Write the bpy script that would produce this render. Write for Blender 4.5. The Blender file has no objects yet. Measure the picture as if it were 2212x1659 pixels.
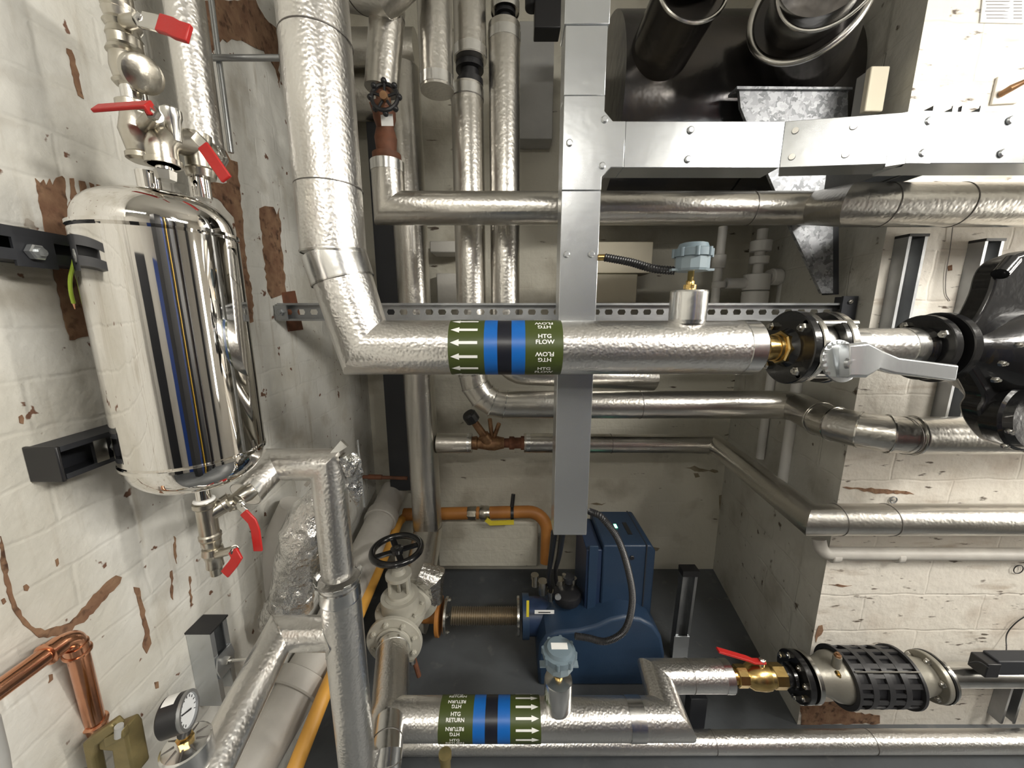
import bpy, bmesh, math, random
from mathutils import Vector, Matrix
random.seed(7)
PI = math.pi
V = Vector
S = bpy.context.scene
COL = S.collection

# ---------------------------------------------------------------- camera
F = 790.0; TH = math.radians(10.8); CT, ST = math.cos(TH), math.sin(TH); CZ = 1.65
cam_d = bpy.data.cameras.new('camera'); cam = bpy.data.objects.new('camera', cam_d); COL.objects.link(cam)
cam.location = (0, 0, CZ); cam.rotation_euler = (PI/2 - TH, 0, 0)
cam_d.sensor_width = 36; cam_d.lens = 36*F/2212; cam_d.clip_start = .02
S.camera = cam
# ---------------------------------------------------------------- world, lights, exposure
w = bpy.data.worlds.new('world'); S.world = w; w.use_nodes = True
w.node_tree.nodes['Background'].inputs[0].default_value = (.8, .85, .9, 1)
w.node_tree.nodes['Background'].inputs[1].default_value = .03
S.view_settings.view_transform = 'Standard'; S.view_settings.look = 'None'
S.view_settings.gamma = 1; S.view_settings.use_curve_mapping = False
S.view_settings.exposure = .46
def area(name, loc, target, sx, sy, power, color):
    l = bpy.data.lights.new(name, 'AREA'); l.shape = 'RECTANGLE'; l.size = sx; l.size_y = sy
    l.energy = power; l.color = color
    o = bpy.data.objects.new(name, l); COL.objects.link(o); o.location = loc
    o.rotation_euler = (V(target) - V(loc)).to_track_quat('-Z', 'Y').to_euler()
    return o
area('ceiling_tube_light', (1.68, -.28, 2.56), (.35, .75, .9), 1.3, .16, 38, (1, .96, .88))
area('ceiling_tube_light', (-.15, -1.7, 2.92), (-.25, -1.3, .8), 1.25, .14, 22, (1, .95, .86))

area('added_side_light', (3.18, .30, 1.55), (-.6, .8, 1.0), .16, 1.4, 32, (1, .95, .86))  # unseen side light added to brighten the vertical pipes and left wall

# ---------------------------------------------------------------- pixel helpers (2212 x 1659)
def ray(px, py):
    u = (px - 1106)/F; v = (829.5 - py)/F
    return V((u, CT + v*ST, v*CT - ST))
def P(px, py, Y):
    d = ray(px, py); t = Y/d.y
    return V((d.x*t, Y, CZ + d.z*t))
def zof(py, Y): return P(1106, py, Y).z
def xof(px, py, Y): return P(px, py, Y).x
def wallx(Y): return -.75 - .05*Y
def LW(px, py, off=0.0):                     # point on the left wall, off metres in front of it
    d = ray(px, py); t = (-.75 + off)/(d.x + .05*d.y)
    return V((d.x*t, d.y*t, CZ + d.z*t))

# ---------------------------------------------------------------- materials
def mat(name, col, rough=.5, metal=0, bump=None, var=None, dirt=None, coat=0, spangle=None, emit=None):
    m = bpy.data.materials.new(name); m.use_nodes = True
    nt = m.node_tree; N = nt.nodes; L = nt.links; b = N['Principled BSDF']
    b.inputs['Base Color'].default_value = (*col, 1); b.inputs['Roughness'].default_value = rough
    b.inputs['Metallic'].default_value = metal
    if coat: b.inputs['Coat Weight'].default_value = coat
    tc = N.new('ShaderNodeTexCoord')
    cur = None
    def mixin(fac, c2, c1=None):
        nonlocal cur
        mx = N.new('ShaderNodeMix'); mx.data_type = 'RGBA'
        L.new(fac, mx.inputs[0])
        if cur is not None: L.new(cur, mx.inputs[6])
        else: mx.inputs[6].default_value = (*(c1 or col), 1)
        mx.inputs[7].default_value = (*c2, 1); cur = mx.outputs[2]
    def noise(scale, detail=3, lo=.4, hi=.6, stretch=None):
        n = N.new('ShaderNodeTexNoise'); n.inputs['Scale'].default_value = scale; n.inputs['Detail'].default_value = detail
        if stretch:
            mp = N.new('ShaderNodeMapping'); mp.inputs['Scale'].default_value = stretch
            L.new(tc.outputs['Object'], mp.inputs[0]); L.new(mp.outputs[0], n.inputs['Vector'])
        else: L.new(tc.outputs['Object'], n.inputs['Vector'])
        r = N.new('ShaderNodeMapRange'); r.inputs[1].default_value = lo; r.inputs[2].default_value = hi
        L.new(n.outputs['Fac'], r.inputs[0]); return n, r.outputs[0]
    if spangle:
        v = N.new('ShaderNodeTexVoronoi'); v.inputs['Scale'].default_value = spangle[0]
        n0, _ = noise(spangle[0]*.6, 2)
        ad = N.new('ShaderNodeMixRGB'); ad.blend_type = 'ADD'; ad.inputs[0].default_value = .05
        L.new(tc.outputs['Object'], ad.inputs[1]); L.new(n0.outputs['Color'], ad.inputs[2]); L.new(ad.outputs[0], v.inputs['Vector'])
        sp = N.new('ShaderNodeSeparateColor'); L.new(v.outputs['Color'], sp.inputs[0])
        mixin(sp.outputs[0], spangle[1])
    if var: mixin(noise(var[0], 4, .3, .7)[1], var[1])
    for d in (dirt or []):
        mixin(noise(d[0], d[4] if len(d) > 4 else 5, d[2], d[3], d[5] if len(d) > 5 else None)[1], d[1])
    if cur is not None: L.new(cur, b.inputs['Base Color'])
    if bump:
        prev = None
        for sc, st, kind in bump:
            if kind == 'v':
                t = N.new('ShaderNodeTexVoronoi'); t.inputs['Scale'].default_value = sc; t.feature = 'SMOOTH_F1'
                L.new(tc.outputs['Object'], t.inputs['Vector']); o = t.outputs['Distance']
            else:
                t, _ = noise(sc, 4); o = t.outputs['Fac']
            bp = N.new('ShaderNodeBump'); bp.inputs['Strength'].default_value = 1; bp.inputs['Distance'].default_value = st
            L.new(o, bp.inputs['Height'])
            if prev: L.new(prev, bp.inputs['Normal'])
            prev = bp.outputs[0]
        L.new(prev, b.inputs['Normal'])
    if emit:
        b.inputs['Emission Color'].default_value = (*emit[0], 1); b.inputs['Emission Strength'].default_value = emit[1]
    return m

def brick_paint(name, col, axis, specks, brick=(.235, .082), bump=.0011):
    m = mat(name, col, .62, 0, None, (1.6, tuple(c*.88 for c in col)), specks)
    nt = m.node_tree; N = nt.nodes; L = nt.links; b = N['Principled BSDF']
    tc = N.new('ShaderNodeTexCoord'); sp = N.new('ShaderNodeSeparateXYZ'); cb = N.new('ShaderNodeCombineXYZ')
    L.new(tc.outputs['Object'], sp.inputs[0]); L.new(sp.outputs[axis], cb.inputs[0]); L.new(sp.outputs[2], cb.inputs[1])
    n0 = N.new('ShaderNodeTexNoise'); n0.inputs['Scale'].default_value = 9
    mx = N.new('ShaderNodeMixRGB'); mx.blend_type = 'ADD'; mx.inputs[0].default_value = .025
    L.new(tc.outputs['Object'], n0.inputs[0]); L.new(cb.outputs[0], mx.inputs[1]); L.new(n0.outputs['Color'], mx.inputs[2])
    br = N.new('ShaderNodeTexBrick'); br.inputs['Scale'].default_value = 1; br.inputs['Brick Width'].default_value = brick[0]
    br.inputs['Row Height'].default_value = brick[1]; br.inputs['Mortar Size'].default_value = .006; br.inputs['Mortar Smooth'].default_value = 1
    br.inputs['Color1'].default_value = (1, 1, 1, 1); br.inputs['Color2'].default_value = (.9, .9, .9, 1); br.inputs['Mortar'].default_value = (0, 0, 0, 1)
    L.new(mx.outputs[0], br.inputs[0])
    b1 = N.new('ShaderNodeBump'); b1.inputs['Distance'].default_value = bump; b1.inputs['Strength'].default_value = .75; L.new(br.outputs['Color'], b1.inputs['Height'])
    n1 = N.new('ShaderNodeTexNoise'); n1.inputs['Scale'].default_value = 26; n1.inputs['Detail'].default_value = 6; L.new(tc.outputs['Object'], n1.inputs[0])
    b2 = N.new('ShaderNodeBump'); b2.inputs['Distance'].default_value = .006; b2.inputs['Strength'].default_value = .8; L.new(n1.outputs['Fac'], b2.inputs['Height'])
    L.new(b1.outputs[0], b2.inputs['Normal']); L.new(b2.outputs[0], b.inputs['Normal'])
    return m
DK = (.10, .075, .055)
M = {}
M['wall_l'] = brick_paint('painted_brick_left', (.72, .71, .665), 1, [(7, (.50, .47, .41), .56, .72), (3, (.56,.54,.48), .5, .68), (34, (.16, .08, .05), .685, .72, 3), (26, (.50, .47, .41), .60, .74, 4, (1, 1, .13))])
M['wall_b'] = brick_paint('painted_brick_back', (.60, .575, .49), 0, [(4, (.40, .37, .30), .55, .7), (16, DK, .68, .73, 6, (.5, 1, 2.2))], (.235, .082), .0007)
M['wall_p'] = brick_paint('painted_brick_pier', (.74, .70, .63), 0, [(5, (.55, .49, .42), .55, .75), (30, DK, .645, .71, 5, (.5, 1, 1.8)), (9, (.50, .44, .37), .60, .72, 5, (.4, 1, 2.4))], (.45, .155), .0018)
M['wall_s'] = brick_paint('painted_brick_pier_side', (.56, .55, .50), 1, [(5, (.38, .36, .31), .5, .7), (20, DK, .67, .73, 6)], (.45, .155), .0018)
M['wall_plain'] = mat('painted_plaster', (.66, .65, .61), .7, 0, [(14, .004, 'n')], (2, (.55, .53, .49)))
M['ceil'] = mat('ceiling_paint', (.62, .61, .57), .8)
M['floor'] = mat('floor_paint', (.105, .115, .125), .42, 0, [(30, .002, 'n')], (3, (.075, .08, .085)), [(12, (.17, .17, .17), .62, .8)])
M['brick'] = mat('bare_brick', (.17, .085, .05), .9, 0, [(60, .003, 'n')], (30, (.28, .17, .10)), [(45, (.07, .035, .02), .55, .7)])
M['alu'] = mat('embossed_aluminium_cladding', (.84, .825, .80), .32, 1, [(150, .0009, 'v'), (18, .0012, 'n')], (5, (.74, .725, .70)))
M['alu_soft'] = mat('aluminium_foil_cladding', (.70, .68, .64), .30, 1, [(110, .0006, 'v'), (14, .0016, 'n')], (4, (.54, .52, .48)))
M['alu_plain'] = mat('smooth_aluminium', (.86, .86, .85), .24, 1, [(16, .002, 'n')], (6, (.70, .70, .69)))
M['foil'] = mat('crumpled_foil', (.80, .79, .77), .18, 1, [(40, .008, 'n'), (130, .003, 'n')])
M['seam'] = mat('dark_seam', (.16, .15, .14), .5, .6)
M['galv'] = mat('galvanised_trunking', (.56, .58, .59), .26, .80, [(30, .0004, 'n')], (7, (.52, .54, .56)), [(45, (.55, .57, .59), .45, .8, 2)])
M['spangle'] = mat('spangled_galvanised', (.13, .135, .145), .5, .65, None, None, None, 0, (70, (.36, .37, .39)))
M['rail'] = mat('galvanised_rail', (.42, .43, .44), .38, .9, [(40, .0006, 'n')], (10, (.30, .31, .32)))
M['steel'] = mat('bright_steel', (.70, .69, .66), .22, 1, None, (14, (.52, .51, .48)))
M['mirror'] = mat('polished_stainless', (.80, .78, .75), .035, 1, [(4, .0004, 'n')])
M['nickel'] = mat('nickel_brass', (.62, .59, .53), .28, 1, [(50, .0008, 'n')], (20, (.48, .45, .38)))
M['brass'] = mat('brass', (.78, .56, .23), .24, 1, [(60, .0005, 'n')], (25, (.60, .41, .15)))
M['old_brass'] = mat('weathered_brass', (.30, .24, .11), .5, .6, [(50, .001, 'n')], (25, (.20, .17, .08)))
M['bronze'] = mat('bronze_casting', (.42, .25, .13), .45, .7, [(60, .001, 'n')], (30, (.18, .09, .05)))
M['rusty'] = mat('rusty_casting', (.22, .085, .045), .7, .2, [(60, .001, 'n')], (20, (.11, .05, .03)))
M['copper'] = mat('copper', (.86, .47, .30), .20, 1, [(30, .0005, 'n')], (12, (.62, .29, .17)))
M['red'] = mat('red_vinyl', (.46, .018, .016), .4, 0, [(80, .0006, 'n')])
M['black'] = mat('black_plastic', (.014, .014, .016), .38)
M['blackm'] = mat('black_painted_iron', (.012, .012, .013), .22, .1, [(60, .0008, 'n')], None, None, .4)
M['dflue'] = mat('dark_flue_steel', (.050, .052, .058), .20, .8, [(6, .004, 'n')], (3, (.10, .088, .075)))
M['dark'] = mat('dark_painted_steel', (.028, .030, .036), .5, .1)
M['white_iron'] = mat('pale_painted_iron', (.50, .485, .42), .42, 0, [(80, .0006, 'n')], (14, (.42, .40, .345)))
M['pvc'] = mat('white_pvc', (.66, .65, .63), .35)
M['pvc_old'] = mat('painted_drain_pipe', (.55, .53, .49), .5, 0, [(40, .0008, 'n')], (8, (.42, .40, .37)))
M['greypvc'] = mat('grey_drain_pipe', (.42, .42, .41), .45, 0, None, (6, (.33, .33, .32)))
M['head'] = mat('grey_sensor_plastic', (.22, .275, .31), .42)
M['headcap'] = mat('blue_grey_sensor_cap', (.15, .20, .235), .4)
M['blue'] = mat('blue_burner_paint', (.021, .046, .092), .4, 0, [(150, .0004, 'n')], (4, (.017, .037, .076)))
M['blue2'] = mat('dark_blue_burner_paint', (.018, .036, .085), .4)
M['orange'] = mat('ochre_gas_pipe', (.50, .21, .045), .5, 0, None, (8, (.36, .14, .03)))
M['yorange'] = mat('yellow_ochre_gas_pipe', (.80, .42, .08), .45, 0, None, (9, (.70, .35, .06)))
M['yellow'] = mat('yellow_plastic', (.75, .62, .05), .45)
M['cream'] = mat('cream_board', (.62, .57, .45), .7, 0, None, (4, (.52, .48, .38)))
M['lgreen'] = mat('label_green', (.048, .066, .012), .42)
M['lblue'] = mat('label_blue', (.005, .11, .42), .38)
M['lblack'] = mat('label_black', (.008, .009, .016), .35)
M['lwhite'] = mat('label_white', (.86, .86, .84), .45)
M['wire'] = mat('green_yellow_wire', (.42, .58, .06), .4)
M['glass_face'] = mat('gauge_dial', (.80, .82, .84), .2)
M['led'] = mat('green_indicator', (.1, .9, .4), .3, 0, emit=((.2, 1, .5), 4))
M['tube'] = mat('fluorescent_diffuser', (.9, .9, .85), .4, 0, emit=((1, .97, .9), 12))
M['added_blue'] = mat('added_blue_paint', (.015, .06, .30), .4)  # blue, yellow and red serve only the added reflection pieces
M['added_yellow'] = mat('added_yellow_paint', (.75, .45, .02), .4)
M['added_red'] = mat('added_red_paint', (.6, .05, .03), .4)
M['cast'] = mat('grey_cast_iron', (.33, .315, .27), .38, .5, [(70, .0006, 'n')], (10, (.26, .245, .21)))
M['rubber'] = mat('black_rubber', (.026, .026, .028), .42)
M['braid'] = mat('braided_steel', (.34, .29, .22), .4, .9)
M['stain'] = mat('damp_stain', (.20, .16, .10), .8, 0, None, (20, (.30, .26, .19)))
M['pawire'] = mat('grey_flex', (.22, .21, .2), .5)

# ---------------------------------------------------------------- mesh builder
def frame(d):
    d = V(d).normalized()
    a = V((0, 0, 1)) if abs(d.z) < .9 else V((1, 0, 0))
    u = d.cross(a).normalized(); v = u.cross(d).normalized()
    return d, u, v
class MB:
    def __init__(s): s.v = []; s.f = []
    def add(s, vs, fs):
        o = len(s.v); s.v += [V(x) for x in vs]; s.f += [[i+o for i in f] for f in fs]; return s
    def box(s, c, size, rot=None):
        hx, hy, hz = size[0]/2, size[1]/2, size[2]/2
        vs = [V((x, y, z)) for x in (-hx, hx) for y in (-hy, hy) for z in (-hz, hz)]
        if rot is not None: vs = [rot @ q for q in vs]
        return s.add([V(c)+q for q in vs], [(0,1,3,2),(4,6,7,5),(0,4,5,1),(2,3,7,6),(0,2,6,4),(1,5,7,3)])
    def bbox(s, a, b): return s.box((V(a)+V(b))/2, [abs(b[i]-a[i]) for i in range(3)])
    def lathe(s, p, d, prof, seg=32, ph=0.0, close=True):
        d, u, v = frame(d); p = V(p); n = len(prof); vs = []; fs = []
        for (t, r) in prof:
            for k in range(seg):
                a = 2*PI*k/seg + ph; vs.append(p + d*t + (u*math.cos(a) + v*math.sin(a))*max(r, 1e-5))
        for i in range(n-1):
            for k in range(seg):
                k2 = (k+1) % seg; fs.append((i*seg+k, i*seg+k2, (i+1)*seg+k2, (i+1)*seg+k))
        if close:
            fs.append(tuple(range(seg-1, -1, -1))); fs.append(tuple((n-1)*seg+k for k in range(seg)))
        return s.add(vs, fs)
    def ring(s, p, d, r1, r2, th, seg=40):   # annular washer
        d, u, v = frame(d); p = V(p); vs = []; fs = []
        for (t, r) in ((0, r1), (0, r2), (th, r2), (th, r1)):
            for k in range(seg):
                a = 2*PI*k/seg; vs.append(p + d*t + (u*math.cos(a)+v*math.sin(a))*r)
        for i in range(4):
            for k in range(seg):
                k2 = (k+1) % seg; j = (i+1) % 4; fs.append((i*seg+k, i*seg+k2, j*seg+k2, j*seg+k))
        return s.add(vs, fs)
    def cyl(s, a, b, r, seg=24, r2=None):
        a, b = V(a), V(b); L = (b-a).length
        return s.lathe(a, b-a, [(0, r), (L, r if r2 is None else r2)], seg)
    def sweep(s, pts, r, seg=32, prof=None, side=None, closed=False):
        pts = [V(q) for q in pts]; n = len(pts); dirs = [(pts[i+1]-pts[i]).normalized() for i in range(n-1)]
        d0 = dirs[0]
        if side is not None: u = (V(side) - d0*V(side).dot(d0)).normalized(); v = d0.cross(u)
        else: _, u, v = frame(d0)
        if prof is None: prof = [(math.cos(2*PI*k/seg), math.sin(2*PI*k/seg)) for k in range(seg)]
        m = len(prof); vs = []; fs = []
        rad = r if isinstance(r, (list, tuple)) else [r]*n
        for i in range(n):
            if i == 0: nrm = dirs[0]; din = dirs[0]
            elif i == n-1: nrm = dirs[-1]; din = dirs[-1]
            else: din = dirs[i-1]; nrm = (dirs[i-1]+dirs[i]).normalized()
            for (a, b) in prof:
                q = (u*a + v*b)*rad[i]
                t = -q.dot(nrm)/max(din.dot(nrm), .2)
                vs.append(pts[i] + q + din*t)
            if 0 < i < n-1:
                R = dirs[i-1].rotation_difference(dirs[i]); u = R @ u; v = R @ v
        for i in range(n-1):
            for k in range(m):
                k2 = (k+1) % m; fs.append((i*m+k, i*m+k2, (i+1)*m+k2, (i+1)*m+k))
        fs.append(tuple(range(m-1, -1, -1))); fs.append(tuple((n-1)*m+k for k in range(m)))
        return s.add(vs, fs)
    def torus(s, p, d, R, r, seg=40, s2=10, a0=0, a1=2*PI):
        d, u, v = frame(d); p = V(p)
        full = abs(a1-a0-2*PI) < 1e-6; n = seg if full else seg+1; vs = []; fs = []
        for i in range(n):
            a = a0 + (a1-a0)*i/seg; e = u*math.cos(a)+v*math.sin(a)
            for j in range(s2):
                b = 2*PI*j/s2; vs.append(p + e*(R + r*math.cos(b)) + d*r*math.sin(b))
        for i in range(seg):
            i2 = (i+1) % n
            for j in range(s2):
                j2 = (j+1) % s2; fs.append((i*s2+j, i2*s2+j, i2*s2+j2, i*s2+j2))
        return s.add(vs, fs)
    def ball(s, p, r, seg=20, sc=(1, 1, 1)):
        prof = [(-r*math.cos(PI*i/12), r*math.sin(PI*i/12)) for i in range(13)]
        o = len(s.v); s.lathe((0, 0, 0), (0, 0, 1), prof, seg)
        for i in range(o, len(s.v)): q = s.v[i]; s.v[i] = V(p)+V((q.x*sc[0], q.y*sc[1], q.z*sc[2]))
        return s
    def prism(s, poly, vec):                 # polygon of 3D points extruded by vec
        n = len(poly); a = [V(q) for q in poly]; b = [q+V(vec) for q in a]
        return s.add(a+b, [tuple(range(n-1, -1, -1)), tuple(range(n, 2*n))] + [(i, (i+1) % n, n+(i+1) % n, n+i) for i in range(n)])
    def build(s, name, m, parent=None, sharp=35, bevel=0, smooth=True, origin=None):
        me = bpy.data.meshes.new(name)
        base = V(parent['_w']) if parent is not None else V(origin) if origin is not None else s.centre()
        me.from_pydata([tuple(q-base) for q in s.v], [], s.f); me.update()
        bm = bmesh.new(); bm.from_mesh(me); bmesh.ops.recalc_face_normals(bm, faces=bm.faces); bm.to_mesh(me); bm.free()
        me.materials.append(M[m] if isinstance(m, str) else m)
        if smooth:
            me.polygons.foreach_set('use_smooth', [True]*len(me.polygons)); me.set_sharp_from_angle(angle=math.radians(sharp))
        o = bpy.data.objects.new(name, me); COL.objects.link(o)
        if parent is not None: o.parent = parent
        else: o.location = base
        o['_w'] = tuple(base)
        if bevel:
            b = o.modifiers.new('bevel', 'BEVEL'); b.width = bevel; b.segments = 2; b.limit_method = 'ANGLE'; b.angle_limit = math.radians(40)
        return o
    def centre(s):
        n = len(s.v); return V((sum(q.x for q in s.v)/n, sum(q.y for q in s.v)/n, min(q.z for q in s.v)))
def thing(name, label, cat, loc, group=None):
    o = bpy.data.objects.new(name, None); COL.objects.link(o); o.location = loc; o.empty_display_size = .05
    o['_w'] = tuple(V(loc)); o['label'] = label; o['category'] = cat
    if group: o['group'] = group
    return o
def tag(o, label, cat, group=None):
    o['label'] = label; o['category'] = cat
    if group: o['group'] = group
    return o
def struct(o): o['kind'] = 'structure'; return o
def fillet(pts, rad, n=8):
    pts = [V(q) for q in pts]; out = [pts[0]]
    rads = rad if isinstance(rad, (list, tuple)) else [rad]*len(pts)
    for i in range(1, len(pts)-1):
        a, b, c = pts[i-1], pts[i], pts[i+1]; R = rads[i]
        if not R: out.append(b); continue
        d1 = (a-b).normalized(); d2 = (c-b).normalized(); ang = d1.angle(d2)
        t = min(R/math.tan(ang/2), (a-b).length*.49, (c-b).length*.49); R2 = t*math.tan(ang/2)
        cen = b + (d1+d2).normalized()*(R2/math.sin(ang/2))
        s0 = b+d1*t - cen; s1 = b+d2*t - cen; tot = s0.angle(s1); ax = s0.cross(s1).normalized()
        for k in range(n+1): out.append(cen + Matrix.Rotation(tot*k/n, 3, ax) @ s0)
    out.append(pts[-1]); return out
def curve(pts, n=10):                        # Catmull-Rom
    pts = [V(q) for q in pts]; q = [pts[0]*2-pts[1]]+pts+[pts[-1]*2-pts[-2]]; out = []
    for i in range(1, len(q)-2):
        for k in range(n):
            t = k/n; a, b, c, d = q[i-1], q[i], q[i+1], q[i+2]
            out.append(.5*((2*b)+(c-a)*t+(2*a-5*b+4*c-d)*t*t+(3*b-a-3*c+d)*t**3))
    out.append(pts[-1]); return out
def band(parent, p, d, r, wdt=.002, m='seam', name='joint_seam', h=.0012):
    d = V(d).normalized(); MB().lathe(V(p)-d*wdt/2, d, [(0, r), (0, r+h), (wdt, r+h), (wdt, r)], 48, close=False).build(name, m, parent)
def pipe(label, pts, r, m='alu', bands=(), cuffs=(), cat='pipe', name='insulated_pipe', part='cladding', fil=None, n=6, group=None, sharp=28):
    """bands / cuffs: (segment index of pts, fraction 0..1 [, width])"""
    pts = [V(q) for q in pts]
    t = thing(name, label, cat, pts[0], group)
    path = fillet(pts, fil, n) if fil else pts
    MB().sweep(path, r, 48).build(part, m, t, sharp)
    RR = lambda i: r[i] if isinstance(r, (list, tuple)) else r
    for b in bands:
        i, f = b[:2]; band(t, pts[i].lerp(pts[i+1], f), pts[i+1]-pts[i], RR(i), .0022)
    for b in cuffs:
        i, f, wdt = b; band(t, pts[i].lerp(pts[i+1], f), pts[i+1]-pts[i], RR(i), wdt, 'alu_plain', 'end_cuff', .0016)
    return t
def hexbolt(parent, p, d, r=.007, h=.006, m='steel', name='bolt'):
    MB().lathe(p, d, [(0, r), (h*.8, r), (h, r*.85)], 6).lathe(V(p)+V(d).normalized()*h, d, [(0, r*.5), (h*.5, r*.5)], 10).build(name, m, parent, 30)
def flange(parent, p, d, r, th, m, nb=8, bolt=.008, hub=None, name='flange', ph=.4, bd=1, bm='steel'):
    d, u, v = frame(d); mb = MB().lathe(p, d, [(0, r*.5), (0, r-.002), (.002, r), (th-.002, r), (th, r-.002), (th, r*.5)], 48)
    if hub: mb.lathe(V(p), -d if hub[1] > 0 else d, [(0, hub[0]*1.25), (abs(hub[1])*.5, hub[0]), (abs(hub[1]), hub[0])], 32)
    fo = mb.build(name, m, parent)
    for k in range(nb):
        a = 2*PI*k/nb+ph; q = V(p)+(u*math.cos(a)+v*math.sin(a))*r*.8
        if bd > 0: q = q + d*th
        hexbolt(fo, q, d*bd, bolt, bolt*.9, bm)
def ribbed(parent, name, pts, r, m='black', pitch=.006):
    path = curve(pts, 14); L = [0]
    for i in range(1, len(path)): L.append(L[-1]+(path[i]-path[i-1]).length)
    n = int(L[-1]/pitch*2); out = []; j = 0
    for k in range(n+1):
        s = L[-1]*k/n
        while j < len(L)-2 and L[j+1] < s: j += 1
        f = (s-L[j])/max(L[j+1]-L[j], 1e-9); out.append(path[j].lerp(path[j+1], f))
    o = MB().sweep(out, [r if k % 2 else r*.82 for k in range(n+1)], 16)
    return o.build(name, m, parent, 60)
def CH(w, h, th=.0025, lip=.009):            # strut channel profile: open side towards +b
    a = w/2
    return [(-a, 0), (a, 0), (a, h), (a-lip, h), (a-lip, h-th), (a-th, h-th), (a-th, th), (-a+th, th), (-a+th, h-th), (-a+lip, h-th), (-a+lip, h), (-a, h)]
def extr(prof, p0, p1, ux, uy):
    p0, p1, ux, uy = V(p0), V(p1), V(ux).normalized(), V(uy).normalized()
    return MB().prism([p0 + ux*a + uy*b for a, b in prof], p1-p0)

# ================================================================ THE SETTING
FY = 2.14; PYF = 1.21; PX0 = 1.168; PX1 = 1.325; CEIL = 3.25; RX = 3.3; BY = -2.7
def slab(name, poly, vec, m, label=None):
    o = MB().prism(poly, vec).build(name, m, None, smooth=False, origin=(0, 0, 0)); return struct(o)
slab('floor', [(-1.2, BY-.1, 0), (RX+.1, BY-.1, 0), (RX+.1, FY+.1, 0), (-1.2, FY+.1, 0)], (0, 0, -.1), 'floor')
slab('ceiling', [(-1.2, BY-.1, CEIL), (RX+.1, BY-.1, CEIL), (RX+.1, FY+.1, CEIL), (-1.2, FY+.1, CEIL)], (0, 0, .1), 'ceil')
wall_left = slab('wall_left', [(wallx(BY), BY, 0), (wallx(FY), FY, 0), (wallx(FY)-.12, FY, 0), (wallx(BY)-.12, BY, 0)], (0, 0, CEIL), 'wall_l')
wall_back = slab('wall_back', [(-1.2, FY, 0), (PX1+.1, FY, 0), (PX1+.1, FY+.1, 0), (-1.2, FY+.1, 0)], (0, 0, CEIL), 'wall_b')
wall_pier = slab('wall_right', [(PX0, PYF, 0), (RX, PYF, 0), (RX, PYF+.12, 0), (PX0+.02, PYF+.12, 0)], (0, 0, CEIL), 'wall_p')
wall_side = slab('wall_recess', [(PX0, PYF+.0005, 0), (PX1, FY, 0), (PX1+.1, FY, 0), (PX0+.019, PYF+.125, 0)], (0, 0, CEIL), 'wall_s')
slab('wall_far_right', [(RX, BY, 0), (RX, PYF, 0), (RX+.1, PYF, 0), (RX+.1, BY, 0)], (0, 0, CEIL), 'wall_plain')
slab('wall_behind', [(-1.2, BY, 0), (RX+.1, BY, 0), (RX+.1, BY-.1, 0), (-1.2, BY-.1, 0)], (0, 0, CEIL), 'wall_plain')
# unseen slabs and posts added behind the camera to stripe the vessel's reflection
for i, (x0, x1, y0, zz, m) in enumerate([(-.35, .35, BY+.002, 2.1, 'dark'), (1.0, 1.55, BY+.002, 2.1, 'added_blue'), (2.15, 2.75, BY+.002, 2.3, 'dark')]):
    struct(MB().bbox((x0, y0, 0), (x1, y0+.05, zz)).build('reflection_slab_%d' % (i+1), m, origin=(0, 0, 0)))
for i, (x, y, wd, m) in enumerate([(.95, -.75, .045, 'added_yellow'), (.36, -.95, .30, 'dark'), (.80, -.95, .12, 'added_blue'), (1.25, -1.1, .36, 'dark'), (1.72, -1.0, .06, 'added_red'), (2.0, -.9, .16, 'dark'), (2.9, -.4, .22, 'dark'), (2.6, -1.75, .05, 'added_red'), (2.75, -2.1, .3, 'dark'), (1.75, -2.2, .06, 'added_red')]):
    struct(MB().bbox((x, y, 0), (x+wd, y+wd, 2.6)).build('trim_%d' % (i+1), m, origin=(0, 0, 0)))  # coloured and dark posts added only for the vessel to mirror
# the two fluorescent fittings that light the room
for i, (c, lab) in enumerate([((1.68, -.28, 2.61), 'long white fluorescent fitting on the ceiling to the right'), ((-.15, -1.7, 2.96), 'long white fluorescent fitting on the ceiling behind')]):
    t = thing('fluorescent_fitting', lab, 'ceiling light', c)
    MB().box(V(c)+V((0, 0, .03)), (1.3, .16, .05)).build('housing', 'pvc', t, bevel=.004)
    MB().cyl(V(c)+V((0, 0, .05)), (c[0], c[1], CEIL), .012).build('drop_rod', 'steel', t)
    for s in (-.035, .035): MB().cyl(V(c)+V((-.6, s, -.008)), V(c)+V((.6, s, -.008)), .013, 12).build('lamp_tube', 'tube', t)

t = thing('fluorescent_fitting', 'added upright light fitting on the far right wall', 'wall light', (3.25, .30, .8))  # unseen fitting added to go with the extra side light
MB().box((3.26, .30, 1.55), (.07, .16, 1.5)).build('housing', 'pvc', t, bevel=.004)
for q in (-.035, .035): MB().cyl((3.212, .30+q, .85), (3.212, .30+q, 2.25), .013, 12).build('lamp_tube', 'tube', t)
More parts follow.
